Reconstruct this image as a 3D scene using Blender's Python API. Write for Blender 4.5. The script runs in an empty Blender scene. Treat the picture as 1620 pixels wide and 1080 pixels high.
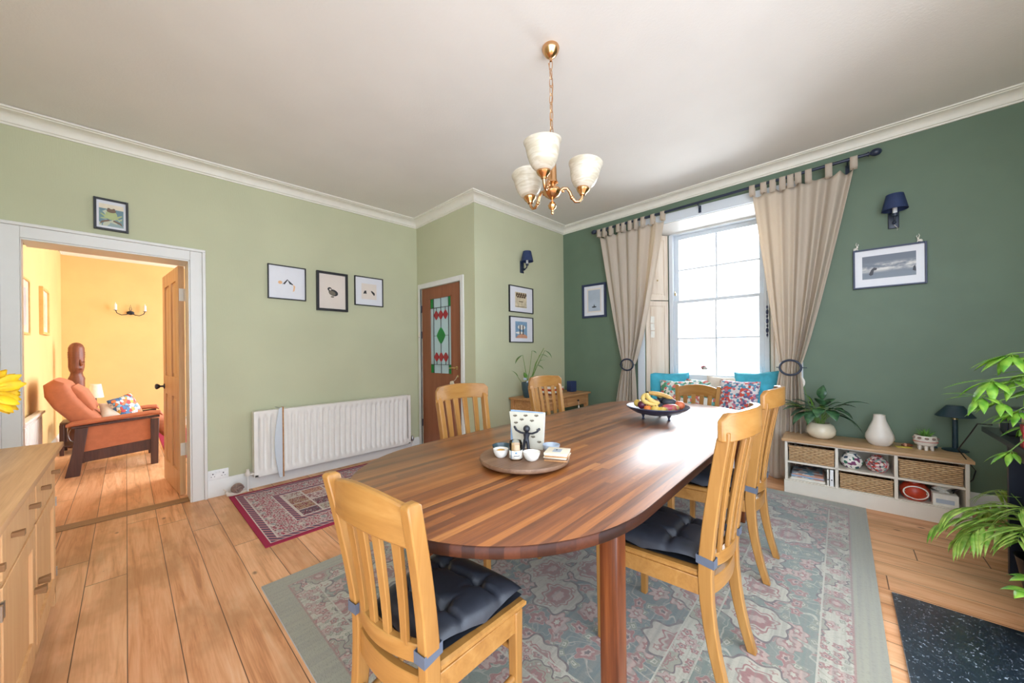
import bpy, bmesh, math, random
from mathutils import Vector, Matrix
random.seed(7)
PI = math.pi
scene = bpy.context.scene
COL = scene.collection

# ------------------------------------------------------------------ camera, world, light, exposure
YAW = 47.268
cd = bpy.data.cameras.new('camera')
cam = bpy.data.objects.new('camera', cd); COL.objects.link(cam)
cam.location = (0, 0, 1.25)
cam.rotation_euler = (Matrix.Rotation(math.radians(-YAW), 4, 'Z') @ Matrix.Rotation(PI / 2, 4, 'X') @ Matrix.Rotation(math.radians(-0.6), 4, 'Z')).to_euler()
cd.sensor_width = 36.0
cd.lens = 564.03 / 1620 * 36
cd.shift_y = (555.63 - 540) / 1620
cd.clip_start = 0.02
scene.camera = cam

world = bpy.data.worlds.new('daylight'); scene.world = world
world.use_nodes = True
wb = world.node_tree.nodes['Background']
wb.inputs[0].default_value = (0.85, 0.96, 1.12, 1)
wb.inputs[1].default_value = 1.35

scene.view_settings.view_transform = 'Standard'
scene.view_settings.look = 'None'
scene.view_settings.gamma = 1
scene.view_settings.use_curve_mapping = False
scene.view_settings.exposure = 1.95
scene.cycles.use_denoising = True
scene.cycles.max_bounces = 7
scene.cycles.diffuse_bounces = 4
scene.cycles.glossy_bounces = 4
scene.cycles.transmission_bounces = 6
scene.cycles.sample_clamp_indirect = 6


def area_light(name, loc, rot, sx, sy, power, color):
    l = bpy.data.lights.new(name, 'AREA'); l.shape = 'RECTANGLE'; l.size = sx; l.size_y = sy
    l.energy = power; l.color = color
    o = bpy.data.objects.new(name, l); COL.objects.link(o)
    o.location = loc; o.rotation_euler = rot
    return o


# daylight outside the dining room window, and through the windows of the next room
area_light('window_daylight', (5.9, 1.05, 2.45), (0, math.radians(72), 0), 2.8, 3.6, 125, (0.93, 0.97, 1.0))
area_light('lounge_daylight', (2.55, 6.4, 1.7), (0, math.radians(90), 0), 1.7, 1.6, 5, (1.0, 0.95, 0.86))

# ------------------------------------------------------------------ frames of reference
YL, XJ, YJ = 4.063, 2.584, 2.929
G0 = Vector((4.283 + 0.015 * (2.86 - 2.929), 2.929, 0)); GD = Vector((0.015, -1.0, 0)).normalized()
GA = math.atan2(GD.y, GD.x)
GN = Vector((GD.y, -GD.x, 0))


def gw(s, out=0.0, z=0.0):
    p = G0 + GD * s + GN * out
    return (p.x, p.y, z)


def HC(x, y):
    return 2.853 + 0.022 * (x - 2.34) - 0.018 * (y - 4)


# ------------------------------------------------------------------ node helpers
def lin(c):
    c = c / 255.0
    return c / 12.92 if c <= 0.04045 else ((c + 0.055) / 1.055) ** 2.4


def rgb(r, g, b):
    return (lin(r), lin(g), lin(b), 1.0)


class V:
    def __init__(s, nt, k): s.nt, s.k = nt, k
    def m(s, op, *o):
        n = s.nt.nodes.new('ShaderNodeMath'); n.operation = op
        for i, v in enumerate((s,) + o):
            v = v.k if isinstance(v, V) else v
            if isinstance(v, (int, float)): n.inputs[i].default_value = v
            else: s.nt.links.new(v, n.inputs[i])
        return V(s.nt, n.outputs[0])
    def __add__(s, o): return s.m('ADD', o)
    def __radd__(s, o): return s.m('ADD', o)
    def __sub__(s, o): return s.m('SUBTRACT', o)
    def __rsub__(s, o): return V(s.nt, o).m('SUBTRACT', s)
    def __mul__(s, o): return s.m('MULTIPLY', o)
    def __rmul__(s, o): return s.m('MULTIPLY', o)
    def __truediv__(s, o): return s.m('DIVIDE', o)
    def __pow__(s, o): return s.m('POWER', o)
    def floor(s): return s.m('FLOOR')
    def fract(s): return s.m('FRACT')
    def abs(s): return s.m('ABSOLUTE')
    def sin(s): return s.m('SINE')
    def gt(s, o): return s.m('GREATER_THAN', o)
    def lt(s, o): return s.m('LESS_THAN', o)
    def mx(s, o): return s.m('MAXIMUM', o)
    def mn(s, o): return s.m('MINIMUM', o)
    def ss(s, a, b):
        n = s.nt.nodes.new('ShaderNodeMapRange'); n.interpolation_type = 'SMOOTHSTEP'
        s.nt.links.new(s.k, n.inputs[0]); n.inputs[1].default_value = a; n.inputs[2].default_value = b
        return V(s.nt, n.outputs[0])


class D:
    """a small graph builder for one material"""
    def __init__(s, nt):
        s.nt = nt
        tc = nt.nodes.new('ShaderNodeTexCoord'); s.obj = tc.outputs['Object']
        sp = nt.nodes.new('ShaderNodeSeparateXYZ'); nt.links.new(s.obj, sp.inputs[0])
        s.x, s.y, s.z = (V(nt, sp.outputs[i]) for i in range(3))
    def vec(s, x, y=0.0, z=0.0):
        n = s.nt.nodes.new('ShaderNodeCombineXYZ')
        for i, v in enumerate((x, y, z)):
            if isinstance(v, V): s.nt.links.new(v.k, n.inputs[i])
            else: n.inputs[i].default_value = v
        return n.outputs[0]
    def noise(s, vec=None, scale=5.0, detail=3.0, rough=0.5, dist=0.0):
        n = s.nt.nodes.new('ShaderNodeTexNoise')
        s.nt.links.new(vec or s.obj, n.inputs['Vector'])
        n.inputs['Scale'].default_value = scale; n.inputs['Detail'].default_value = detail
        n.inputs['Roughness'].default_value = rough; n.inputs['Distortion'].default_value = dist
        return V(s.nt, n.outputs[0])
    def rand(s, vec):
        n = s.nt.nodes.new('ShaderNodeTexWhiteNoise'); n.noise_dimensions = '3D'
        s.nt.links.new(vec, n.inputs['Vector']); return V(s.nt, n.outputs[0])
    def vor(s, vec=None, scale=5.0, feature='F1', rnd=1.0):
        n = s.nt.nodes.new('ShaderNodeTexVoronoi'); n.feature = feature
        s.nt.links.new(vec or s.obj, n.inputs['Vector']); n.inputs['Scale'].default_value = scale
        n.inputs['Randomness'].default_value = rnd
        return V(s.nt, n.outputs['Distance']), n.outputs['Color'] if feature != 'DISTANCE_TO_EDGE' else None
    def mix(s, f, a, b, mode='MIX'):
        n = s.nt.nodes.new('ShaderNodeMix'); n.data_type = 'RGBA'; n.blend_type = mode
        for i, v in ((0, f), (6, a), (7, b)):
            if isinstance(v, V): v = v.k
            if isinstance(v, (int, float)): n.inputs[i].default_value = v
            elif isinstance(v, tuple): n.inputs[i].default_value = v
            else: s.nt.links.new(v, n.inputs[i])
        return n.outputs[2]
    def ramp(s, f, stops):
        n = s.nt.nodes.new('ShaderNodeValToRGB'); s.nt.links.new(f.k, n.inputs[0])
        e = n.color_ramp.elements
        while len(e) < len(stops): e.new(0.5)
        for i, (p, c) in enumerate(stops): e[i].position = p; e[i].color = c
        return n.outputs[0]


MATS = {}


def mat(name, fn):
    m = bpy.data.materials.new(name); m.use_nodes = True
    nt = m.node_tree; b = nt.nodes['Principled BSDF']; d = D(nt)
    r = fn(d)
    for k, v in r.items():
        if k == 'bump':
            h, st, dist = v
            n = nt.nodes.new('ShaderNodeBump'); n.inputs['Strength'].default_value = st; n.inputs['Distance'].default_value = dist
            nt.links.new(h.k, n.inputs['Height']); nt.links.new(n.outputs[0], b.inputs['Normal']); continue
        s = b.inputs[k]
        if isinstance(v, V): v = v.k
        if isinstance(v, (int, float, tuple)): s.default_value = v
        else: nt.links.new(v, s)
    MATS[name] = m
    return m


def S(name, c, rough=0.5, metal=0.0, var=0.08, scale=14.0, bump=0.0, bs=60.0, **kw):
    """plain finish with a faint procedural mottling"""
    def f(d):
        n = d.noise(scale=scale, detail=4)
        dk = tuple(v * (1 - var) for v in c[:3]) + (1,); lt = tuple(min(1, v * (1 + var)) for v in c[:3]) + (1,)
        r = {'Base Color': d.mix(n.ss(0.3, 0.7), dk, lt), 'Roughness': rough, 'Metallic': metal}
        if bump: r['bump'] = (d.noise(scale=bs, detail=3), bump, 0.004)
        r.update(kw)
        return r
    return mat(name, f)


def wood(name, dark, mid, light, axis='x', scale=1.0, rough=0.42, grain=0.5):
    def f(d):
        a = [d.x, d.y, d.z]; k = 'xyz'.index(axis)
        st = [v * 1.0 for v in a]
        c = [(v * (1.6 * scale) if i == k else v * (26.0 * scale)) for i, v in enumerate(a)]
        n = d.noise(d.vec(*c), scale=1.0, detail=5, rough=0.6, dist=0.6)
        c2 = [(v * (6.0 * scale) if i == k else v * (190.0 * scale)) for i, v in enumerate(a)]
        n2 = d.noise(d.vec(*c2), scale=1.0, detail=2)
        col = d.ramp(n * (1 - grain * 0.5) + n2 * (grain * 0.5), [(0.28, dark), (0.5, mid), (0.72, light)])
        return {'Base Color': col, 'Roughness': rough, 'bump': (n2, 0.12, 0.001)}
    return mat(name, f)


# ------------------------------------------------------------------ mesh helpers
class B:
    def __init__(s): s.bm = bmesh.new(); s.mi = 0
    def _fin(s, nf0):
        s.bm.faces.ensure_lookup_table()
        for i in range(nf0, len(s.bm.faces)): s.bm.faces[i].material_index = s.mi
    def box(s, c, size, rot=None, bev=0.0, seg=2):
        nf = len(s.bm.faces)
        r = bmesh.ops.create_cube(s.bm, size=1.0); vs = r['verts']
        M = Matrix.Translation(c) @ (rot.to_4x4() if rot is not None else Matrix.Identity(4)) @ Matrix.Diagonal((size[0], size[1], size[2], 1))
        bmesh.ops.transform(s.bm, matrix=M, verts=vs)
        if bev > 0:
            bmesh.ops.bevel(s.bm, geom=list({e for v in vs for e in v.link_edges}), offset=bev, segments=seg, affect='EDGES', profile=0.5)
        s._fin(nf); return s
    def bx(s, x0, x1, y0, y1, z0, z1, bev=0.0):
        return s.box(((x0 + x1) / 2, (y0 + y1) / 2, (z0 + z1) / 2), (abs(x1 - x0), abs(y1 - y0), abs(z1 - z0)), None, bev)
    def face(s, pts):
        vs = [s.bm.verts.new(p) for p in pts]
        f = s.bm.faces.new(vs); f.material_index = s.mi; return s
    def prism(s, pts, d):
        """closed outline (3D points) extruded by vector d"""
        d = Vector(d); a = [s.bm.verts.new(p) for p in pts]; b = [s.bm.verts.new(Vector(p) + d) for p in pts]
        n = len(pts); nf = len(s.bm.faces)
        s.bm.faces.new(a[::-1]); s.bm.faces.new(b)
        for i in range(n): s.bm.faces.new((a[i], a[(i + 1) % n], b[(i + 1) % n], b[i]))
        s._fin(nf); return s
    def rings(s, rings, cap=True, closed=False):
        """loft of equal-length point rings"""
        nf = len(s.bm.faces)
        R = [[s.bm.verts.new(p) for p in r] for r in rings]; n = len(R[0])
        rng = range(len(R)) if closed else range(len(R) - 1)
        for k in rng:
            a, b = R[k], R[(k + 1) % len(R)]
            for i in range(n): s.bm.faces.new((a[i], a[(i + 1) % n], b[(i + 1) % n], b[i]))
        if cap and not closed: s.bm.faces.new(R[0][::-1]); s.bm.faces.new(R[-1])
        s._fin(nf); return s
    def lathe(s, prof, c=(0, 0, 0), n=24, M=None, cap=True):
        """prof = [(r, z)...] about z"""
        rs = []
        for r, z in prof:
            ring = []
            for i in range(n):
                a = 2 * PI * i / n; p = Vector((max(r, 0.0004) * math.cos(a), max(r, 0.0004) * math.sin(a), z))
                if M is not None: p = M @ p
                ring.append(p + Vector(c))
            rs.append(ring)
        return s.rings(rs, cap)
    def tube(s, pts, r, n=8, closed=False, cap=True):
        pts = [Vector(p) for p in pts]; rr = r if isinstance(r, (list, tuple)) else [r] * len(pts)
        rs = []; prev = None; m = len(pts)
        for i, p in enumerate(pts):
            if closed: t = (pts[(i + 1) % m] - pts[i - 1]).normalized()
            else: t = (pts[min(i + 1, m - 1)] - pts[max(i - 1, 0)]).normalized()
            if prev is None:
                u = Vector((0, 0, 1)) if abs(t.z) < 0.9 else Vector((1, 0, 0))
            else: u = prev
            u = (u - t * u.dot(t))
            if u.length < 1e-6: u = t.orthogonal()
            u.normalize(); w = t.cross(u); prev = u
            rs.append([p + (u * math.cos(2 * PI * k / n) + w * math.sin(2 * PI * k / n)) * rr[i] for k in range(n)])
        return s.rings(rs, cap, closed)
    def post(s, secs):
        """loft of horizontal rectangles (x, y, z, wx, wy)"""
        return s.rings([[(x - a / 2, y - b / 2, z), (x + a / 2, y - b / 2, z), (x + a / 2, y + b / 2, z), (x - a / 2, y + b / 2, z)] for x, y, z, a, b in secs])
    def rail(s, secs):
        """loft along x of yz rectangles (x, yc, z0, z1, thick)"""
        return s.rings([[(x, y - t / 2, z0), (x, y + t / 2, z0), (x, y + t / 2, z1), (x, y - t / 2, z1)] for x, y, z0, z1, t in secs])
    def grid(s, nu, nv, fn, thick=None):
        nf = len(s.bm.faces)
        G = [[s.bm.verts.new(fn(i / nu, j / nv)) for i in range(nu + 1)] for j in range(nv + 1)]
        for j in range(nv):
            for i in range(nu): s.bm.faces.new((G[j][i], G[j][i + 1], G[j + 1][i + 1], G[j + 1][i]))
        s._fin(nf); return s
    def ball(s, c, r, n=12, sc=(1, 1, 1), M=None):
        prof = [(r * math.sin(PI * k / n), -r * math.cos(PI * k / n)) for k in range(n + 1)]
        rs = []
        for rr, z in prof:
            ring = []
            for i in range(n + 4):
                a = 2 * PI * i / (n + 4); p = Vector((max(rr, 0.0003) * math.cos(a) * sc[0], max(rr, 0.0003) * math.sin(a) * sc[1], z * sc[2]))
                if M is not None: p = M @ p
                ring.append(p + Vector(c))
            rs.append(ring)
        return s.rings(rs)
    def xf(s, M): bmesh.ops.transform(s.bm, matrix=M, verts=s.bm.verts); return s


def obj(name, b, m, parent=None, smooth=True, bevel=0.0, solid=0.0, angle=38, sub=0, loc=None, kind=None):
    me = bpy.data.meshes.new(name); bm = b.bm
    bmesh.ops.recalc_face_normals(bm, faces=bm.faces)
    if smooth:
        th = math.radians(angle)
        for f in bm.faces: f.smooth = True
        for e in bm.edges:
            if len(e.link_faces) == 2 and e.calc_face_angle(0) > th: e.smooth = False
    bm.to_mesh(me); bm.free()
    o = bpy.data.objects.new(name, me); COL.objects.link(o)
    for k in (m if isinstance(m, (list, tuple)) else [m]): me.materials.append(MATS[k] if isinstance(k, str) else k)
    if solid:
        md = o.modifiers.new('solid', 'SOLIDIFY'); md.thickness = solid; md.offset = 0
    if bevel:
        md = o.modifiers.new('bevel', 'BEVEL'); md.width = bevel; md.segments = 2; md.limit_method = 'ANGLE'; md.angle_limit = math.radians(40)
        md.harden_normals = False
    if sub:
        md = o.modifiers.new('sub', 'SUBSURF'); md.levels = sub; md.render_levels = sub
    if parent: o.parent = parent
    if loc: o.location = loc
    if kind: o['kind'] = kind
    return o


def thing(name, label, cat, loc=(0, 0, 0), rz=0.0, group=None, rot=None):
    o = bpy.data.objects.new(name, None); COL.objects.link(o)
    o.empty_display_size = 0.05
    o.location = loc; o.rotation_euler = rot if rot else (0, 0, rz)
    o['label'] = label; o['category'] = cat
    if group: o['group'] = group
    return o


def tag(o, label, cat, group=None):
    o['label'] = label; o['category'] = cat
    if group: o['group'] = group
    return o


def dup(root, loc, rz, label=None, group=None, name=None):
    r = root.copy(); COL.objects.link(r); r.location = loc; r.rotation_euler = (0, 0, rz)
    if label: r['label'] = label
    if group: r['group'] = group
    for ch in list(root.children):
        c = ch.copy(); COL.objects.link(c); c.parent = r
        for g in list(ch.children):
            d = g.copy(); COL.objects.link(d); d.parent = c
    return r


def struct(name, b, m, parent=None, **kw):
    o = obj(name, b, m, parent, **kw)
    if parent is None: o['kind'] = 'structure'
    return o
# ------------------------------------------------------------------ materials
def m_wallpaper(base):
    def f(d):
        n = d.noise(d.vec(d.x * 160, d.y * 160, d.z * 22), scale=1, detail=3)
        n2 = d.noise(scale=2.2, detail=2)
        c = d.mix(n2.ss(0.3, 0.7), tuple(v * 0.95 for v in base[:3]) + (1,), base)
        c = d.mix((n - 0.5).abs() * 0.25, c, tuple(v * 0.75 for v in base[:3]) + (1,))
        return {'Base Color': c, 'Roughness': 0.72, 'bump': (n, 0.25, 0.002)}
    return f
mat('wallpaper_sage', m_wallpaper(rgb(195, 196, 162)))
S('paint_green', rgb(100, 119, 98), 0.55, var=0.05, scale=3, bump=0.05)
S('paint_yellow', rgb(234, 198, 132), 0.6, var=0.04, scale=2, bump=0.05)
S('paint_cream_ceiling', rgb(232, 229, 223), 0.8, var=0.02, scale=2, bump=0.25, bs=75)
S('paint_white', rgb(226, 224, 218), 0.35, var=0.01)
S('paint_cornice', rgb(232, 228, 214), 0.5, var=0.02)
S('paint_window', rgb(216, 223, 228), 0.35, var=0.01)
S('radiator_white', rgb(238, 233, 224), 0.3, var=0.02)


def m_floor(d):
    bw = 0.157
    bx = d.x / bw + 0.03; bid = bx.floor(); fx = (bx - bid - 0.5).abs()
    yr = d.y / 2.7 + d.rand(d.vec(bid, 3.0)) * 7.0; yid = yr.floor(); fy = (yr - yid - 0.5).abs()
    r1 = d.rand(d.vec(bid, yid, 1.0)); r2 = d.rand(d.vec(bid, yid, 5.0))
    n = d.noise(d.vec(d.x * 22 + r1 * 30, d.y * 1.5, r2 * 9), scale=1, detail=5, rough=0.62, dist=0.9)
    fine = d.noise(d.vec(d.x * 170, d.y * 5, r1 * 5), scale=1, detail=3)
    wear = d.noise(d.vec(d.x * 2.1, d.y * 1.0, 3.0), scale=1.6, detail=4, rough=0.6)
    col = d.ramp(n * 0.75 + fine * 0.2, [(0.24, rgb(160, 94, 54)), (0.4, rgb(224, 158, 108)), (0.5, rgb(240, 180, 132)), (0.68, rgb(250, 206, 162))])
    col = d.mix(r1.ss(0.0, 1.0), col, d.mix(r2, rgb(232, 178, 124), rgb(176, 116, 68)), 'MIX') if False else d.mix(r1 * 0.3, col, d.mix(r2.gt(0.5), rgb(178, 126, 82), rgb(244, 206, 158)))
    col = d.mix(wear.ss(0.45, 0.66) * 0.55, col, rgb(176, 124, 78))
    kd, _ = d.vor(d.vec(d.x * 3.1, d.y * 1.7, r1), scale=1.7)
    col = d.mix((1.0 - kd.ss(0.02, 0.085)) * 0.75, col, rgb(96, 56, 32))
    nk, _ = d.vor(d.vec(d.x * 1.0, d.y * 1.0), scale=9.0)
    col = d.mix((1.0 - nk.ss(0.01, 0.05)) * 0.4, col, rgb(70, 46, 30))
    gap = fx.ss(0.484, 0.497).mx(fy.ss(0.4986, 0.4996) * 0.9)
    col = d.mix(gap * 0.9, col, rgb(52, 36, 26))
    return {'Base Color': col, 'Roughness': 0.36 + n * 0.2, 'bump': (n * 0.15 + (1.0 - gap), 0.35, 0.004), 'Specular IOR Level': 0.45}
mat('pine_floorboards', m_floor)


def m_table(d):
    sw = 0.029
    a = d.y / sw; i = a.floor(); f = (a - i - 0.5).abs()
    b = d.x / 1.1 + d.rand(d.vec(i, 2.0)) * 9; j = b.floor(); fb = (b - j - 0.5).abs()
    r = d.rand(d.vec(i, j, 4.0))
    n = d.noise(d.vec(d.x * 2.6 + r * 20, d.y * 42, d.z * 42), scale=1, detail=6, rough=0.68, dist=1.2)
    n2 = d.noise(d.vec(d.x * 9.0, d.y * 240, r * 7), scale=1, detail=3)
    col = d.ramp(r * 0.4 + n * 0.62 - 0.06, [(0.12, rgb(66, 32, 12)), (0.36, rgb(122, 66, 26)), (0.56, rgb(156, 92, 38)), (0.8, rgb(188, 126, 64))])
    col = d.mix(n2.ss(0.45, 0.75) * 0.3, col, rgb(92, 54, 36))
    line = f.ss(0.47, 0.5).mx(fb.ss(0.497, 0.5))
    col = d.mix(line * 0.3, col, rgb(78, 42, 26))
    return {'Base Color': col, 'Roughness': 0.3 + n * 0.14, 'Specular IOR Level': 0.6, 'Coat Weight': 0.75, 'Coat Roughness': 0.44, 'bump': (n2, 0.05, 0.001)}
mat('walnut_staves', m_table)
wood('walnut_edge', rgb(64, 34, 22), rgb(108, 60, 36), rgb(150, 92, 56), 'x', 1.0, 0.3)
wood('walnut_leg', rgb(66, 30, 14), rgb(104, 52, 24), rgb(136, 76, 38), 'z', 1.0, 0.3)
wood('beech', rgb(140, 94, 44), rgb(164, 116, 58), rgb(180, 134, 74), 'z', 0.6, 0.3, 0.3)
wood('beech_rail', rgb(140, 94, 44), rgb(164, 116, 58), rgb(180, 134, 74), 'x', 0.6, 0.3, 0.3)
wood('oak_top', rgb(178, 128, 84), rgb(210, 162, 114), rgb(230, 188, 142), 'y', 0.7, 0.4, 0.6)
wood('oak_front', rgb(214, 160, 104), rgb(232, 184, 130), rgb(242, 202, 150), 'z', 0.8, 0.42, 0.5)
wood('oak_shelf_top', rgb(172, 132, 90), rgb(198, 160, 118), rgb(216, 184, 142), 'x', 0.8, 0.42, 0.6)
wood('pine_door', rgb(190, 134, 82), rgb(214, 164, 112), rgb(228, 184, 134), 'z', 0.7, 0.45, 0.4)
wood('pine_shutter', rgb(206, 184, 158), rgb(228, 212, 192), rgb(238, 226, 210), 'z', 0.7, 0.45, 0.4)
wood('antique_pine', rgb(150, 100, 58), rgb(186, 134, 84), rgb(206, 158, 108), 'x', 1.0, 0.45, 0.5)
wood('brown_door', rgb(128, 74, 46), rgb(142, 84, 54), rgb(152, 92, 62), 'z', 0.5, 0.45, 0.2)
wood('dark_frame_wood', rgb(50, 28, 22), rgb(74, 44, 34), rgb(96, 60, 46), 'z', 1.0, 0.4, 0.5)
wood('carved_wood', rgb(92, 48, 32), rgb(124, 70, 48), rgb(150, 94, 68), 'z', 1.2, 0.35, 0.4)
wood('susan_wood', rgb(92, 64, 46), rgb(124, 92, 68), rgb(146, 114, 88), 'x', 1.0, 0.5, 0.5)
wood('threshold_wood', rgb(120, 86, 52), rgb(150, 112, 74), rgb(176, 136, 96), 'x', 1.0, 0.5, 0.5)
S('cushion_charcoal', rgb(44, 47, 54), 0.38, var=0.12, scale=30, bump=0.08, bs=200)
S('strap_grey', rgb(86, 94, 108), 0.7)
S('brass', rgb(214, 168, 122), 0.2, 1.0, var=0.1)
S('brass_pale', rgb(214, 190, 140), 0.3, 1.0)
S('iron_black', rgb(34, 40, 54), 0.4, 0.3)
S('pole_navy', rgb(36, 46, 66), 0.35)
S('shade_navy', rgb(38, 54, 92), 0.7)
S('frame_navy', rgb(44, 54, 84), 0.4)
S('frame_black', rgb(34, 34, 38), 0.4)
S('frame_gilt', rgb(216, 176, 104), 0.4)
S('mount_white', rgb(226, 226, 230), 0.25, var=0.01)
S('mount_cream', rgb(228, 216, 204), 0.25, var=0.01)
S('white_plastic', rgb(238, 238, 236), 0.35)
S('black_plastic', rgb(26, 28, 34), 0.35)
S('steel', rgb(180, 180, 178), 0.3, 1.0)
S('teal_velvet', rgb(66, 170, 194), 0.75, var=0.2, scale=9, bump=0.2, bs=40)
S('cream_fabric', rgb(222, 212, 198), 0.85, bump=0.15, bs=220)
S('orange_wool', rgb(186, 112, 78), 0.85, var=0.06, scale=20, bump=0.2, bs=200)
S('cream_paint', rgb(224, 216, 200), 0.45, var=0.02)
S('dark_inside', rgb(46, 52, 74), 0.8)
S('porcelain', rgb(232, 228, 218), 0.18)
S('stoneware_cream', rgb(226, 214, 188), 0.25, var=0.03)
S('stoneware_white', rgb(228, 220, 208), 0.3, var=0.03)
S('glaze_slate', rgb(56, 78, 86), 0.3, var=0.25, scale=8)
S('terracotta', rgb(186, 62, 36), 0.35)
S('soil', rgb(58, 44, 34), 0.95, bump=0.5)
S('bronze_dark', rgb(46, 48, 56), 0.4, 0.2)
S('paper', rgb(232, 228, 216), 0.7)
S('paper_blue', rgb(150, 176, 206), 0.7)
S('petal_yellow', rgb(250, 190, 24), 0.6, var=0.2, scale=30)
S('stem_green', rgb(104, 138, 58), 0.6)
S('lamp_teal', rgb(30, 52, 62), 0.45)
S('banana_skin', rgb(226, 196, 112), 0.5, var=0.12)
S('banana_ripe', rgb(206, 160, 84), 0.5, var=0.2)
S('avocado_skin', rgb(52, 58, 66), 0.5, var=0.2, bump=0.2)
S('plum_skin', rgb(92, 36, 58), 0.3, var=0.2)
mat('plum_mango', lambda d: {'Base Color': d.mix(d.noise(scale=22, detail=2).ss(0.42, 0.6), rgb(176, 70, 84), rgb(176, 160, 96)), 'Roughness': 0.35})
S('apple_yellow', rgb(226, 190, 90), 0.35, var=0.15)
S('orange_peel', rgb(228, 132, 58), 0.45, bump=0.3, bs=300)
S('satsuma_peel', rgb(214, 112, 72), 0.45, bump=0.3, bs=300)
S('bowl_slate', rgb(62, 66, 88), 0.35)
S('snail_shell', rgb(140, 116, 104), 0.5, var=0.3, scale=60)
S('flower_red', rgb(190, 56, 48), 0.6)
S('card_red', rgb(190, 40, 46), 0.5)
S('card_cream', rgb(222, 204, 164), 0.6)
S('cable_black', rgb(20, 22, 26), 0.5)


def m_leaf(a, b, rough=0.38):
    def f(d):
        n = d.noise(scale=26, detail=3)
        return {'Base Color': d.mix(n.ss(0.3, 0.7), a, b), 'Roughness': rough, 'Subsurface Weight': 0.0}
    return f
mat('leaf_bright', m_leaf(rgb(84, 146, 38), rgb(146, 192, 68)))
mat('leaf_mid', m_leaf(rgb(62, 118, 48), rgb(118, 168, 70)))
mat('leaf_dark', m_leaf(rgb(38, 74, 52), rgb(78, 122, 78), 0.28))
mat('leaf_palm', m_leaf(rgb(112, 168, 52), rgb(186, 216, 104)))


def m_curtain(d):
    n = d.noise(d.vec(d.x * 260, d.y * 260, d.z * 260), scale=1, detail=2)
    return {'Base Color': d.mix(n, rgb(200, 188, 172), rgb(220, 208, 192)), 'Roughness': 0.85, 'bump': (n, 0.15, 0.001)}


mc = mat('curtain_linen', m_curtain)
nt = mc.node_tree; pb = nt.nodes['Principled BSDF']; tr = nt.nodes.new('ShaderNodeBsdfTranslucent'); tr.inputs[0].default_value = rgb(244, 226, 196)
mxs = nt.nodes.new('ShaderNodeMixShader'); mxs.inputs[0].default_value = 0.3
nt.links.new(pb.outputs[0], mxs.inputs[1]); nt.links.new(tr.outputs[0], mxs.inputs[2])
nt.links.new(mxs.outputs[0], nt.nodes['Material Output'].inputs[0])


def m_alabaster(d):
    n = d.noise(d.vec(d.x * 10, d.y * 10, d.z * 60), scale=1, detail=4, dist=1.2)
    return {'Base Color': d.mix(n.ss(0.35, 0.65), rgb(206, 196, 172), rgb(232, 226, 210)), 'Roughness': 0.22, 'bump': (n, 0.15, 0.003),
            'Transmission Weight': 0.0}
ma = mat('alabaster_glass', m_alabaster)
nt = ma.node_tree; pb = nt.nodes['Principled BSDF']; tr = nt.nodes.new('ShaderNodeBsdfTranslucent'); tr.inputs[0].default_value = rgb(255, 250, 238)
mxs = nt.nodes.new('ShaderNodeMixShader'); mxs.inputs[0].default_value = 0.25
nt.links.new(pb.outputs[0], mxs.inputs[1]); nt.links.new(tr.outputs[0], mxs.inputs[2])
nt.links.new(mxs.outputs[0], nt.nodes['Material Output'].inputs[0])


def glass_mat(name, tint=(1, 1, 1, 1), rough=0.0, mixf=0.12):
    m = bpy.data.materials.new(name); m.use_nodes = True; nt = m.node_tree
    for n in list(nt.nodes):
        if n.type != 'OUTPUT_MATERIAL': nt.nodes.remove(n)
    t = nt.nodes.new('ShaderNodeBsdfTransparent'); t.inputs[0].default_value = tint
    g = nt.nodes.new('ShaderNodeBsdfGlossy'); g.inputs['Roughness'].default_value = rough
    fr = nt.nodes.new('ShaderNodeFresnel'); fr.inputs[0].default_value = 1.45
    mx = nt.nodes.new('ShaderNodeMixShader')
    nt.links.new(fr.outputs[0], mx.inputs[0]); nt.links.new(t.outputs[0], mx.inputs[1]); nt.links.new(g.outputs[0], mx.inputs[2])
    nt.links.new(mx.outputs[0], nt.nodes['Material Output'].inputs[0])
    MATS[name] = m
    return m
glass_mat('window_glass'); glass_mat('jar_glass', (0.92, 0.95, 0.95, 1), 0.05)


def rug_bands(d, hx, hy):
    return (hx - d.x.abs()).mn(hy - d.y.abs())


def flowers(d, v, scale, n, rnd=0.8, wave=0.28):
    """distance field of petalled flowers scattered over v: returns (r, cell random)"""
    nt = d.nt
    vo = nt.nodes.new('ShaderNodeTexVoronoi'); vo.voronoi_dimensions = '2D'; nt.links.new(v, vo.inputs['Vector']); vo.inputs['Scale'].default_value = scale; vo.inputs['Randomness'].default_value = rnd
    sb = nt.nodes.new('ShaderNodeVectorMath'); sb.operation = 'SUBTRACT'; nt.links.new(v, sb.inputs[0]); nt.links.new(vo.outputs['Position'], sb.inputs[1])
    sp = nt.nodes.new('ShaderNodeSeparateXYZ'); nt.links.new(sb.outputs[0], sp.inputs[0])
    x, y = V(nt, sp.outputs[0]), V(nt, sp.outputs[1])
    sc = nt.nodes.new('ShaderNodeSeparateColor'); nt.links.new(vo.outputs['Color'], sc.inputs[0]); rn = V(nt, sc.outputs[0])
    th = y.m('ARCTAN2', x)
    r = (x * x + y * y).m('SQRT') * scale
    pet = (th * float(n) + rn * 6.28).m('COSINE')
    return r / (1.0 + pet * wave), rn, r


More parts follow.
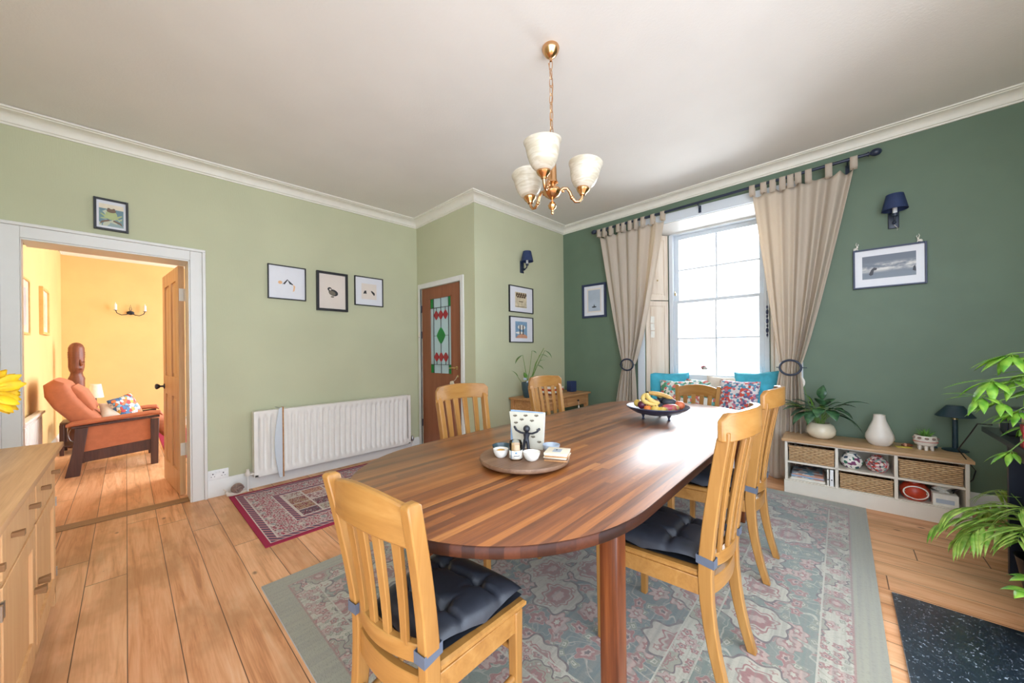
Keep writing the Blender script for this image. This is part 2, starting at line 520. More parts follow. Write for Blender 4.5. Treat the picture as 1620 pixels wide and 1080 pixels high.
def m_rug(d):
    hx, hy = 1.695, 1.205
    e = rug_bands(d, hx, hy)
    w1 = d.noise(scale=5, detail=2); w2 = d.noise(d.vec(d.x + 7.3, d.y - 2.1), scale=5, detail=2)
    BL, CR, TN, RD, GN, DK, PK = rgb(122, 131, 118), rgb(186, 180, 160), rgb(156, 152, 130), rgb(156, 110, 102), rgb(136, 138, 118), rgb(112, 98, 94), rgb(182, 156, 142)

    def floral(base, sc, seed, cream=CR, dens=1.0):
        v = d.vec(d.x + (w1 - 0.5) * (0.35 / sc) + seed, d.y + (w2 - 0.5) * (0.35 / sc) - seed)
        vine = (d.noise(v, scale=sc * 1.3, detail=1, dist=0.8) - 0.5).abs()
        vine2 = (d.noise(v, scale=sc * 3.0, detail=1, dist=0.8) - 0.5).abs()
        c = d.mix((1.0 - vine2.ss(0.006, 0.02)) * 0.45, base, cream)
        c = d.mix((1.0 - vine.ss(0.003, 0.012)) * 0.85, c, cream)
        for (k, n, R, ca, cb, cc) in ((4.6, 4, 0.30, GN, CR, GN), (3.3, 5, 0.34, RD, PK, DK), (2.1, 6, 0.33, PK, RD, CR), (1.0, 8, 0.40, cream, RD, PK)):
            f, rn, r = flowers(d, v, sc * k, n, 0.75, 0.2 if k > 1 else 0.1)
            on = rn.gt(0.25) if k > 1 else rn.gt(0.12)
            c = d.mix(on * (1.0 - f.ss(R - 0.012 * k, R)), c, DK if k == 1.0 else cb)
            c = d.mix(on * (1.0 - f.ss(R - 0.045, R - 0.035)), c, ca)
            if k == 1.0:
                g, gr, r_ = flowers(d, v, sc * 4.2, 5, 0.9, 0.25)
                ins = 1.0 - f.ss(R - 0.09, R - 0.075)
                c = d.mix(ins * (1.0 - g.ss(0.2, 0.24)) * 0.8, c, RD)
                c = d.mix(ins * (1.0 - g.ss(0.09, 0.12)), c, CR)
                c = d.mix(((f - R * 0.55).abs().lt(0.012)) * on, c, RD)
            c = d.mix(on * (1.0 - f.ss(R * 0.42, R * 0.48)), c, cb)
            c = d.mix(on * (1.0 - f.ss(R * 0.2, R * 0.26)), c, cc)
        return c
    band = floral(CR, 5.5, 3.0, TN)
    main = floral(BL, 3.1, 1.0)
    field = floral(rgb(114, 122, 116), 2.9, 7.0, rgb(178, 168, 150))
    c = d.mix(e.gt(0.1), TN, band)
    c = d.mix(e.gt(0.205), c, CR); c = d.mix(e.gt(0.212), c, main)
    c = d.mix(e.gt(0.56), c, CR); c = d.mix(e.gt(0.568), c, band); c = d.mix(e.gt(0.66), c, CR); c = d.mix(e.gt(0.667), c, field)
    c = d.mix((1.0 - (e - 0.1).abs().ss(0.002, 0.006)) * 0.7, c, RD)
    yarn = d.noise(d.vec(d.x * 300, d.y * 60), scale=1, detail=2)
    ab = d.noise(d.vec(d.x * 1.5, d.y * 60), scale=1, detail=3)
    c = d.mix(ab.ss(0.38, 0.68) * 0.5, c, rgb(140, 136, 122))
    c = d.mix(yarn.ss(0.5, 0.75) * 0.3, c, rgb(86, 80, 72))
    return {'Base Color': c, 'Roughness': 0.9, 'bump': (yarn, 0.4, 0.003), 'Specular IOR Level': 0.15, 'Sheen Weight': 0.6, 'Sheen Tint': rgb(225, 235, 245)}
mat('rug_faded_floral', m_rug)


def m_redrug(d):
    hx, hy = 0.97, 0.6
    e = rug_bands(d, hx, hy)
    RD, DR, CR, NV, OC, PK = rgb(158, 52, 78), rgb(124, 46, 64), rgb(204, 190, 184), rgb(84, 74, 98), rgb(196, 160, 122), rgb(184, 128, 130)
    sp, spc = d.vor(scale=62, rnd=0.8); n = d.noise(scale=48, detail=3)
    speck = d.mix(n.ss(0.42, 0.5), d.mix(n.ss(0.5, 0.58), RD, CR), DR)
    guard = d.mix(((d.x + d.y) * 21).fract().gt(0.5), NV, PK)
    f1, _ = d.vor(scale=7.0, rnd=0.1)
    big = d.mix(sp.gt(0.42) * 0.7, d.mix(n.gt(0.52), RD, rgb(132, 108, 110)), CR)
    big = d.mix(1.0 - f1.ss(0.17, 0.19), big, d.mix(n.gt(0.5), CR, rgb(150, 150, 150)))
    cx = (d.x / 0.17); cy = (d.y / 0.155); ci = d.rand(d.vec(cx.floor(), cy.floor()))
    pan = d.ramp(ci, [(0.0, NV), (0.3, OC), (0.5, PK), (0.7, CR), (1.0, rgb(150, 146, 120))])
    pan = d.mix(n.gt(0.5) * 0.75, pan, d.mix(sp.gt(0.35), CR, DR))
    edge = ((cx.fract() - 0.5).abs().mx((cy.fract() - 0.5).abs())).gt(0.46)
    pan = d.mix(edge, pan, CR)
    c = d.mix(e.gt(0.035), RD, CR); c = d.mix(e.gt(0.042), c, guard); c = d.mix(e.gt(0.085), c, CR)
    c = d.mix(e.gt(0.095), c, big); c = d.mix(e.gt(0.25), c, CR); c = d.mix(e.gt(0.258), c, guard); c = d.mix(e.gt(0.3), c, CR); c = d.mix(e.gt(0.32), c, pan)
    return {'Base Color': c, 'Roughness': 0.92, 'bump': (n, 0.3, 0.002), 'Specular IOR Level': 0.1}
mat('rug_red_persian', m_redrug)


def m_marble(d):
    n = d.noise(scale=70, detail=3, rough=0.6, dist=1.0); n2 = d.noise(scale=3, detail=2)
    v = d.noise(scale=3.2, detail=6, rough=0.7, dist=2.0)
    c = d.mix(n2, rgb(22, 32, 44), rgb(44, 56, 66))
    c = d.mix(n.ss(0.615, 0.68) * 0.85, c, rgb(186, 200, 214))
    c = d.mix((1.0 - (v - 0.5).abs().ss(0.0, 0.008)) * 0.35, c, rgb(120, 138, 152))
    return {'Base Color': c, 'Roughness': 0.3}
mat('marble_black', m_marble)


def m_wicker(d):
    a = d.z / 0.014; r = a.floor(); ph = (r / 2).fract() * 2.0
    t = (d.x / 0.05 + ph * 0.5).fract(); n = d.noise(scale=60, detail=3)
    h = (a.fract() * PI).sin() * (0.5 + (t * PI).sin() * 0.5)
    c = d.mix(h.ss(0.1, 0.9), rgb(128, 88, 54), rgb(222, 182, 134))
    c = d.mix(n.ss(0.4, 0.7) * 0.4, c, rgb(226, 196, 156))
    return {'Base Color': c, 'Roughness': 0.75, 'bump': (h, 0.9, 0.008)}
mat('wicker_hyacinth', m_wicker)


def m_patch(cols, sc, seed, vein=None):
    def f(d):
        w = d.noise(scale=sc * 0.7, detail=2)
        v = d.vec(d.x + w * 0.5 / sc + seed, d.y + w * 0.5 / sc, d.z + w * 0.5 / sc)
        ds, colr = d.vor(v, scale=sc)
        n = d.nt.nodes.new('ShaderNodeSeparateColor'); d.nt.links.new(colr, n.inputs[0])
        k = len(cols); e = d.ramp(V(d.nt, n.outputs[0]), [(i / k, c) for i, c in enumerate(cols)])
        for nd in d.nt.nodes:
            if nd.type == 'VALTORGB': nd.color_ramp.interpolation = 'CONSTANT'
        if vein:
            g, _ = d.vor(v, scale=sc, feature='DISTANCE_TO_EDGE')
            e = d.mix(1.0 - g.ss(0.02, 0.05), e, vein)
        return {'Base Color': e, 'Roughness': 0.6}
    return f
mat('pattern_cushion', m_patch([rgb(232, 226, 214), rgb(226, 120, 60), rgb(70, 120, 170), rgb(232, 226, 214), rgb(120, 170, 190), rgb(196, 60, 50), rgb(232, 180, 70)], 30, 1.0, rgb(60, 60, 90)))
mat('pattern_teal_leaf', m_patch([rgb(232, 232, 224), rgb(110, 180, 180), rgb(232, 232, 224), rgb(84, 150, 110), rgb(220, 120, 110)], 34, 4.0))
mat('pattern_red_ladder', m_patch([rgb(214, 78, 70), rgb(224, 96, 80), rgb(130, 130, 90), rgb(214, 84, 74)], 34, 2.0))
mat('pattern_multi', m_patch([rgb(226, 220, 222), rgb(110, 90, 130), rgb(226, 220, 222), rgb(90, 150, 180), rgb(214, 84, 70), rgb(200, 120, 140)], 44, 6.0))
mat('vase_birds', m_patch([rgb(236, 232, 222), rgb(236, 232, 222), rgb(40, 110, 84), rgb(236, 232, 222), rgb(236, 232, 222), rgb(122, 60, 100), rgb(50, 70, 90)], 44, 3.0))
mat('vase_blossom', m_patch([rgb(226, 214, 200), rgb(196, 140, 150), rgb(120, 160, 150), rgb(90, 60, 60), rgb(214, 190, 180), rgb(200, 60, 40), rgb(160, 100, 120)], 80, 5.0))
mat('vase_imari', m_patch([rgb(240, 232, 220), rgb(240, 232, 220), rgb(180, 70, 40), rgb(240, 232, 220), rgb(90, 110, 70), rgb(200, 160, 120)], 55, 9.0))
mat('magazine_cover', m_patch([rgb(150, 156, 160), rgb(92, 80, 80), rgb(196, 190, 186), rgb(110, 150, 166), rgb(170, 120, 100)], 24, 2.0))
mat('lake_print', m_patch([rgb(110, 140, 150), rgb(150, 170, 170), rgb(196, 200, 176), rgb(120, 150, 150)], 24, 2.0))


def m_sky_print(d):
    n = d.noise(d.vec(d.x * 7, 0.0, d.z * 20), scale=1, detail=5, rough=0.6)
    c = d.mix(d.z.ss(-0.09, 0.1), rgb(112, 122, 134), rgb(92, 100, 114))
    band = 1.0 - (d.z - d.x * 0.02 - 0.005).abs().ss(0.01, 0.05)
    c = d.mix(n.ss(0.4, 0.62) * band, c, rgb(222, 218, 212))
    return {'Base Color': c, 'Roughness': 0.3}
mat('cloud_print', m_sky_print)
S('mist_print', rgb(172, 182, 194), 0.3, var=0.1, scale=4)
S('sepia_print', rgb(206, 192, 160), 0.4, var=0.15, scale=20)
S('seascape_print', rgb(124, 156, 182), 0.4, var=0.15, scale=12)
S('sepia_dark', rgb(96, 74, 52), 0.5)
S('ink_dark', rgb(46, 44, 46), 0.5)
S('print_sand', rgb(206, 150, 120), 0.5)
S('print_orange', rgb(232, 182, 130), 0.5)
S('print_brown', rgb(110, 100, 84), 0.5)
S('frog_green', rgb(176, 186, 130), 0.5)
S('frog_brown', rgb(120, 96, 76), 0.5)
S('paper_cream', rgb(226, 214, 190), 0.5)
S('stain_green', rgb(10, 128, 52), 0.25)
S('stain_red', rgb(160, 36, 46), 0.25)
S('lead_came', rgb(60, 66, 72), 0.4, 0.4)


def m_reed(d):
    h = ((d.x / 0.006) * 6.2832).sin()
    return {'Base Color': rgb(196, 220, 222), 'Roughness': 0.25, 'bump': (h, 0.5, 0.002)}
mat('reeded_glass', m_reed)
S('jacket_bee_book', rgb(206, 200, 182), 0.6, var=0.03)
S('pink_rug', rgb(186, 130, 140), 0.9, bump=0.3)
S('note_yellow', rgb(224, 208, 90), 0.6)
S('bird_print', rgb(60, 62, 70), 0.5)
S('shade_cream', rgb(240, 232, 214), 0.7)


def m_blocks(d):
    i = (d.y / 0.029).floor(); r = d.rand(d.vec(i, 3.0)); n = d.noise(scale=90, detail=3)
    return {'Base Color': d.ramp(r * 0.7 + n * 0.3, [(0.1, rgb(34, 16, 9)), (0.5, rgb(58, 28, 15)), (0.9, rgb(88, 46, 26))]), 'Roughness': 0.5, 'Specular IOR Level': 0.25}
mat('walnut_blocks', m_blocks)
# ------------------------------------------------------------------ the room shell
b = B(); b.bx(-0.9, 4.75, -2.3, 9.2, -0.08, 0.0); struct('floor', b, 'pine_floorboards', smooth=False)

cz = lambda x, y: HC(x, y) + 0.092
b = B(); cs = [(-0.9, -1.4), (4.8, -1.4), (4.8, 4.25), (-0.9, 4.25)]
b.rings([[(x, y, cz(x, y)) for x, y in cs], [(x, y, cz(x, y) + 0.06) for x, y in cs]])
struct('ceiling', b, 'paint_cream_ceiling', smooth=False)

DX0, DX1, DZ = -0.48, 0.372, 2.05
b = B(); top = 3.02
b.bx(-0.75, DX0, YL, 4.115, 0, top); b.bx(-0.75, DX0 - 0.045, 4.115, 4.30, 0, top); b.bx(DX1, XJ + 0.14, YL, 4.30, 0, top); b.bx(DX0, DX1, YL, 4.30, DZ, top); b.bx(DX0 - 0.045, DX0, 4.115, 4.30, DZ, top)
struct('wall_left', b, 'wallpaper_sage', smooth=False)
b = B()
b.bx(XJ, XJ + 0.12, YJ, 3.17, 0, top); b.bx(XJ, XJ + 0.12, 3.96, YL, 0, top); b.bx(XJ, XJ + 0.12, 3.17, 3.96, 2.06, top)
struct('wall_alcove', b, 'wallpaper_sage', smooth=False)
b = B(); b.bx(XJ + 0.12, 4.29, YJ, YJ + 0.12, 0, top); struct('wall_back', b, 'wallpaper_sage', smooth=False)
b = B(); b.bx(-0.87, -0.75, 0.6, 4.30, 0, top); struct('wall_side', b, 'wallpaper_sage', smooth=False)


WS0, WS1 = 1.17, 2.58
b = B()
b.bx(-0.14, WS0, 0, 0.45, 0, top); b.bx(WS1, 4.27, 0, 0.45, 0, top + 0.12); b.bx(WS0, WS1, 0, 0.45, 2.73, top + 0.03)
b.bx(WS0, 1.37, 0.29, 0.45, 0, 2.73); b.bx(2.38, WS1, 0.29, 0.45, 0, 2.73); b.bx(1.37, 2.38, 0.29, 0.45, 0, 0.86)
o = struct('wall_right', b, 'paint_green', smooth=False); o.location = G0; o.rotation_euler = (0, 0, GA)

# coving
def cove_profile():
    p = [(0, 0), (0.012, 0.0), (0.014, 0.012), (0.022, 0.016)]
    for k in range(7):
        a = k / 6 * PI / 2
        p.append((0.022 + 0.066 * (1 - math.cos(a)), 0.016 + 0.056 * math.sin(a)))
    p += [(0.092, 0.078), (0.106, 0.08), (0.108, 0.092), (0, 0.092)]
    return p


def sweep(name, path, prof, zf, m, kind=True):
    """mitred moulding: path = wall corner points, room on the right-hand side of travel"""
    rs = []; n = len(path)
    for i, (x, y) in enumerate(path):
        P = Vector((x, y)); dirs = []
        if i > 0: dirs.append((P - Vector(path[i - 1])).normalized())
        if i < n - 1: dirs.append((Vector(path[i + 1]) - P).normalized())
        ns = [Vector((d.y, -d.x)) for d in dirs]
        if len(ns) == 2:
            m_ = (ns[0] + ns[1]).normalized(); m_ = m_ / max(0.3, m_.dot(ns[0]))
        else: m_ = ns[0]
        rs.append([(x + m_.x * u, y + m_.y * u, zf(x, y) + w) for u, w in prof])
    bb = B(); bb.rings(rs)
    return struct(name, bb, m, angle=30)


gw_end = gw(4.2)
b = B(); b.bx(2.0, 4.75, -1.36, -1.24, 0, top + 0.1); struct('wall_near', b, 'wallpaper_sage', smooth=False)
sweep('trim_1', [(-0.75, 0.6), (-0.75, YL), (XJ, YL), (XJ, YJ), (G0.x, YJ), (gw_end[0], gw_end[1])], cove_profile(), HC, 'paint_cornice')

# skirting boards
sk = [(0, 0), (0.02, 0), (0.02, 0.115), (0.016, 0.125), (0.012, 0.14), (0.006, 0.15), (0, 0.15)]
z0 = lambda x, y: 0.0
sweep('baseboard_left', [(0.472, YL), (XJ, YL)], sk, z0, 'paint_white')
sweep('baseboard_alcove', [(XJ, 3.12), (XJ, YJ), (G0.x, YJ)], sk, z0, 'paint_white')
p1, p2 = gw(0.0), gw(1.09); sweep('baseboard_back', [p1[:2], p2[:2]], sk, z0, 'paint_white')
p1, p2 = gw(2.67), gw(4.15); sweep('baseboard_right', [p1[:2], p2[:2]], sk, z0, 'paint_white')

# doorway to the next room
b = B()
b.bx(DX1, DX1 + 0.078, YL - 0.022, YL, 0, DZ + 0.078); b.bx(DX0 - 0.078, DX0, YL - 0.022, YL, 0, DZ + 0.078); b.bx(DX0, DX1, YL - 0.022, YL, DZ, DZ + 0.078)
b.bx(DX1 + 0.078, DX1 + 0.1, YL - 0.034, YL, 0, DZ + 0.078); b.bx(DX0 - 0.1, DX0 - 0.078, YL - 0.034, YL, 0, DZ + 0.078); b.bx(DX0 - 0.1, DX1 + 0.1, YL - 0.034, YL, DZ + 0.078, DZ + 0.1)
b.bx(DX1 - 0.012, DX1, YL - 0.018, 4.30, 0, DZ); b.bx(DX0, DX0 + 0.006, YL - 0.018, 4.115, 0, DZ); b.bx(DX0, DX1, YL - 0.018, 4.30, DZ - 0.012, DZ)
struct('trim_2', b, 'paint_white', bevel=0.003)
b = B(); b.bx(DX0, DX1, YL + 0.03, YL + 0.15, 0.0, 0.008); struct('trim_3', b, 'threshold_wood', bevel=0.003)

# stripped pine door standing open into the next room
def panel_door(w, h, t, m):
    """leaf along +x from the hinge, thickness along y, recessed four panels"""
    bb = B(); st = 0.11; mid = 0.95
    bb.bx(0, st, 0, t, 0, h); bb.bx(w - st, w, 0, t, 0, h); bb.bx(w / 2 - 0.05, w / 2 + 0.05, 0, t, 0, h)
    for a, c in ((0, 0.2), (mid - 0.09, mid + 0.09), (h - 0.12, h)): bb.bx(st, w - st, 0.0005, t - 0.0005, a, c)
    pn = B()
    for x0, x1 in ((st, w / 2 - 0.05), (w / 2 + 0.05, w - st)):
        for a, c in ((0.2, mid - 0.09), (mid + 0.09, h - 0.12)):
            pn.bx(x0, x1, 0.012, t - 0.012, a, c); pn.bx(x0 + 0.03, x1 - 0.03, 0.006, t - 0.006, a + 0.03, c - 0.03, 0.004)
    return bb, pn
bb, pn = panel_door(0.76, 2.03, 0.042, 'pine_door')
o = struct('door_1', bb, 'pine_door', bevel=0.002); o.location = (0.357, 4.304, 0.008); o.rotation_euler = (0, 0, math.radians(94.5))
obj('door_panel', pn, 'pine_door', o)
kb = B(); Mk = Matrix.Rotation(-PI / 2, 3, 'X')
kb.lathe([(0.026, 0), (0.026, 0.006), (0.01, 0.01), (0.009, 0.03), (0.02, 0.04), (0.028, 0.052), (0.026, 0.064), (0.012, 0.07)], (0.70, 0.042, 0.93), 20, Mk)
obj('door_knob', kb, 'bronze_dark', o)
for hz in (1.72, 0.35):
    hb = B(); hb.bx(-0.003, 0.0, 0.004, 0.036, hz, hz + 0.11); hb.tube([(-0.004, -0.004, hz), (-0.004, -0.004, hz + 0.11)], 0.006)
    obj('hinge', hb, 'stoneware_white', o)

# the next room
b = B(); b.bx(-0.78, -0.66, 4.30, 8.75, 0, 3.0); struct('wall_lounge_left', b, 'paint_yellow', smooth=False)
b = B(); b.bx(-0.78, 2.7, 8.63, 8.75, 0, 3.0); struct('wall_lounge_back', b, 'paint_yellow', smooth=False)
b = B(); b.bx(-0.78, 2.7, 4.30, 8.75, 2.875, 2.93); struct('ceiling_lounge', b, 'paint_cream_ceiling', smooth=False)
sweep('trim_4', [(-0.66, 4.30), (-0.66, 8.63), (2.7, 8.63)], cove_profile(), lambda x, y: 2.782, 'paint_cornice')
sweep('baseboard_lounge', [(-0.66, 4.30), (-0.66, 8.63), (2.7, 8.63)], sk, z0, 'paint_white')

# ------------------------------------------------------------------ the brown door with a leaded light
b = B()
for a0, a1, c0, c1 in ((3.11, 3.17, 0, 2.12), (3.96, 4.02, 0, 2.12), (3.17, 3.96, 2.06, 2.12)): b.bx(XJ - 0.018, XJ, a0, a1, c0, c1)
b.bx(XJ - 0.018, XJ + 0.1, 3.158, 3.17, 0, 2.06); b.bx(XJ - 0.018, XJ + 0.1, 3.96, 3.972, 0, 2.06)
struct('trim_5', b, 'paint_white', bevel=0.003)
LX0, LX1, LZ0, LZ1 = 0.165, 0.612, 0.975, 1.915
W2 = 0.784
b = B()
b.bx(0, LX0, 0, 0.035, 0, 2.048); b.bx(LX1, W2, 0, 0.035, 0, 2.048); b.bx(LX0, LX1, 0, 0.035, 0, LZ0); b.bx(LX0, LX1, 0, 0.035, LZ1, 2.048)
for q in range(4):
    pass
door2 = struct('door_2', b, 'brown_door'); door2.location = (XJ + 0.004, 3.957, 0.006); door2.rotation_euler = (0, 0, -PI / 2)
b = B(); g = 0.012
b.bx(LX0, LX0 + g, -0.006, 0.01, LZ0, LZ1); b.bx(LX1 - g, LX1, -0.006, 0.01, LZ0, LZ1); b.bx(LX0, LX1, -0.006, 0.01, LZ0, LZ0 + g); b.bx(LX0, LX1, -0.006, 0.01, LZ1 - g, LZ1)
obj('glazing_bead', b, 'brown_door', door2, bevel=0.002)
b = B(); b.bx(LX0 + 0.001, LX1 - 0.001, 0.012, 0.018, LZ0 + 0.001, LZ1 - 0.001); obj('glass_pane', b, 'reeded_glass', door2)
ux = lambda u: LX0 + g + u * (LX1 - LX0 - 2 * g)
vz = lambda v: LZ1 - g - v * (LZ1 - LZ0 - 2 * g)
b = B(); cw = 0.003
for u in (0.15, 0.86): b.bx(ux(u) - cw, ux(u) + cw, 0.005, 0.012, vz(1), vz(0))
b.bx(ux(0.5) - cw * 0.8, ux(0.5) + cw * 0.8, 0.005, 0.012, vz(1), vz(0))
for u in (0.29, 0.71):
    b.bx(ux(u) - cw * 0.8, ux(u) + cw * 0.8, 0.005, 0.012, vz(0.22), vz(0.12)); b.bx(ux(u) - cw * 0.8, ux(u) + cw * 0.8, 0.005, 0.012, vz(0.885), vz(0.78))
for v in (0.125, 0.885): b.bx(ux(0), ux(1), 0.005, 0.012, vz(v) - cw, vz(v) + cw)
b.bx(ux(0.15), ux(0.86), 0.005, 0.012, vz(0.5) - cw * 0.8, vz(0.5) + cw * 0.8)
for u in (0.29, 0.5, 0.71):
    for v in (0.225, 0.785): b.bx(ux(u) - 0.05, ux(u) + 0.05, 0.006, 0.012, vz(v) - cw * .6, vz(v) + cw * .6) if u == 0.5 else None
obj('lead_came', b, 'lead_came', door2, smooth=False)


def star(bb, cx, cz_, w, h, y0, y1):
    pts = []
    for k in range(24):
        a = 2 * PI * k / 24; c, s = math.cos(a), math.sin(a)
        pts.append((cx + w * math.copysign(abs(c) ** 1.7, c), y0, cz_ + h * math.copysign(abs(s) ** 1.7, s)))
    bb.prism(pts, (0, y1 - y0, 0))
b = B(); star(b, ux(0.5), vz(0.5), 0.082, 0.1, 0.003, 0.012); obj('green_diamond', b, 'stain_green', door2, smooth=False)
for v in (0.225, 0.785):
    for u in (0.28, 0.5, 0.72):
        b = B(); star(b, ux(u), vz(v), 0.045, 0.056, 0.003, 0.012); obj('red_diamond', b, 'stain_red', door2, smooth=False)
for u0, u1 in ((0, 0.15), (0.86, 1)):
    for v0, v1 in ((0, 0.125), (0.885, 1)):
        b = B(); b.bx(ux(u0), ux(u1), 0.007, 0.012, vz(v0), vz(v1)); obj('green_corner', b, 'stain_green', door2, smooth=False)
b = B(); Mh = Matrix.Rotation(PI / 2, 3, 'X')
b.lathe([(0.02, 0), (0.02, 0.004), (0.009, 0.008), (0.008, 0.035)], (0.70, 0, 1.06), 16, Mh)
b.tube([(0.70, -0.035, 1.06), (0.67, -0.038, 1.062), (0.60, -0.036, 1.056)], [0.008, 0.007, 0.006], 10)
obj('door_handle', b, 'brass_pale', door2)
b = B(); b.lathe([(0.014, 0), (0.014, 0.003), (0.004, 0.004)], (0.715, 0, 0.965), 14, Mh); obj('keyhole_plate', b, 'brass_pale', door2)
for hz in (1.75, 1.42, 0.3):
    b = B(); b.bx(-0.012, 0.002, -0.006, 0.002, hz, hz + 0.09); b.tube([(-0.002, -0.008, hz), (-0.002, -0.008, hz + 0.09)], 0.006); obj('hinge', b, 'bronze_dark', door2)
b = B()
b.prism([(0.60, -0.022, 0.90), (0.64, -0.022, 0.91), (0.66, -0.022, 0.875), (0.645, -0.022, 0.845), (0.605, -0.022, 0.85), (0.59, -0.022, 0.875)], (0, 0.014, 0))
b.tube([(0.655, -0.016, 0.905), (0.70, -0.02, 0.93), (0.712, -0.012, 0.962)], 0.0025, 6)
o = obj('key_fob', b, 'stoneware_cream'); o.location = door2.location; o.rotation_euler = door2.rotation_euler
tag(o, 'pale key fob hanging from the keyhole of the brown glazed door', 'key fob')
b = B(); b.box((XJ - 0.021, 3.985, 1.475), (0.006, 0.03, 0.07), None, 0.002); b.lathe([(0.008, 0), (0.008, 0.01), (0.003, 0.014)], (XJ - 0.024, 3.985, 1.45), 10, Matrix.Rotation(-PI / 2, 3, 'Y'))
tag(obj('latch_plate', b, 'stoneware_white'), 'small pale latch plate on the white frame left of the brown door', 'latch')

# ------------------------------------------------------------------ sash window in the green wall
def onwall(o): o.location = G0; o.rotation_euler = (0, 0, GA); return o
b = B()
b.bx(1.37, 1.415, 0.27, 0.43, 0.86, 2.67); b.bx(2.335, 2.38, 0.27, 0.43, 0.86, 2.67); b.bx(1.37, 2.38, 0.27, 0.43, 2.655, 2.73); b.bx(1.37, 2.38, 0.24, 0.45, 0.84, 0.885)
b.bx(1.39, 2.36, 0.262, 0.27, 0.885, 2.66) if False else None
win = onwall(struct('window_1', b, 'paint_window', bevel=0.003))


def sash(name, y0, y1, za, zb, rail_b, rail_t):
    bb = B(); x0, x1 = 1.415, 2.335; st = 0.048
    bb.bx(x0, x0 + st, y0, y1, za, zb); bb.bx(x1 - st, x1, y0, y1, za, zb)
    bb.bx(x0 + st, x1 - st, y0, y1, za, za + rail_b); bb.bx(x0 + st, x1 - st, y0, y1, zb - rail_t, zb)
    xm = (x0 + x1) / 2; zm = (za + rail_b + zb - rail_t) / 2
    bb.bx(xm - 0.009, xm + 0.009, y0 + 0.004, y1 - 0.004, za + rail_b, zb - rail_t); bb.bx(x0 + st, x1 - st, y0 + 0.006, y1 - 0.006, zm - 0.009, zm + 0.009)
    s = obj(name, bb, 'paint_window', win, bevel=0.002)
    g_ = B(); g_.bx(x0 + st - 0.004, x1 - st + 0.004, (y0 + y1) / 2 - 0.002, (y0 + y1) / 2 + 0.002, za + rail_b - 0.004, zb - rail_t + 0.004)
    obj('pane', g_, 'window_glass', s, smooth=False)
    return s
ls = sash('lower_sash', 0.30, 0.345, 0.888, 1.85, 0.062, 0.036)
sash('upper_sash', 0.35, 0.395, 1.815, 2.655, 0.036, 0.05)
for hx in (1.438, 2.312):
    hb = B(); hb.tube([(hx, 0.30, 1.05), (hx, 0.272, 1.055), (hx, 0.27, 1.02), (hx, 0.275, 0.985)], 0.005, 8); hb.box((hx, 0.298, 1.06), (0.02, 0.006, 0.03))
    obj('sash_lift', hb, 'paint_window', ls)
hb = B(); hb.box((1.436, 0.298, 1.93), (0.02, 0.02, 0.03), None, 0.003); hb.tube([(1.436, 0.29, 1.95), (1.436, 0.27, 1.96)], 0.005); obj('sash_stop', hb, 'brass_pale', win)
b = B(); b.bx(1.38, 2.37, 0.2, 0.27, 0.845, 0.885, 0.006); onwall(struct('trim_6', b, 'paint_white'))
b = B(); b.rings([[(WS0, 0.002, 2.725), (WS0, 0.29, 2.665), (WS0, 0.29, 2.73), (WS0, 0.002, 2.73)], [(WS1, 0.002, 2.725), (WS1, 0.29, 2.665), (WS1, 0.29, 2.73), (WS1, 0.002, 2.73)]])
b.tube([(1.46, 0.26, 2.66), (2.3, 0.26, 2.66)], 0.004, 6)
onwall(struct('trim_7', b, 'paint_white', smooth=False))
b = B(); b.bx(WS0 - 0.085, WS1 + 0.085, -0.02, 0, 2.73, 2.835); b.bx(WS0 - 0.085, WS0, -0.02, 0, 0, 2.73); b.bx(WS1, WS1 + 0.085, -0.02, 0, 0, 2.73)
onwall(struct('trim_8', b, 'paint_window', bevel=0.004))
# panelling below the sill and the window seat
b = B(); b.bx(1.36, 2.39, 0.262, 0.288, 0.5, 0.845); onwall(struct('trim_9', b, 'paint_window', bevel=0.003))
b = B(); b.bx(WS0 + 0.002, WS1 - 0.002, 0.0, 0.03, 0.0, 0.46); b.bx(WS0 + 0.06, 1.84, -0.006, 0.0, 0.08, 0.4); b.bx(1.9, WS1 - 0.06, -0.006, 0.0, 0.08, 0.4)
onwall(struct('trim_10', b, 'paint_window', bevel=0.003))
b = B(); b.bx(WS0 + 0.002, WS1 - 0.002, -0.02, 0.288, 0.46, 0.485); onwall(struct('trim_11', b, 'paint_window', bevel=0.004))


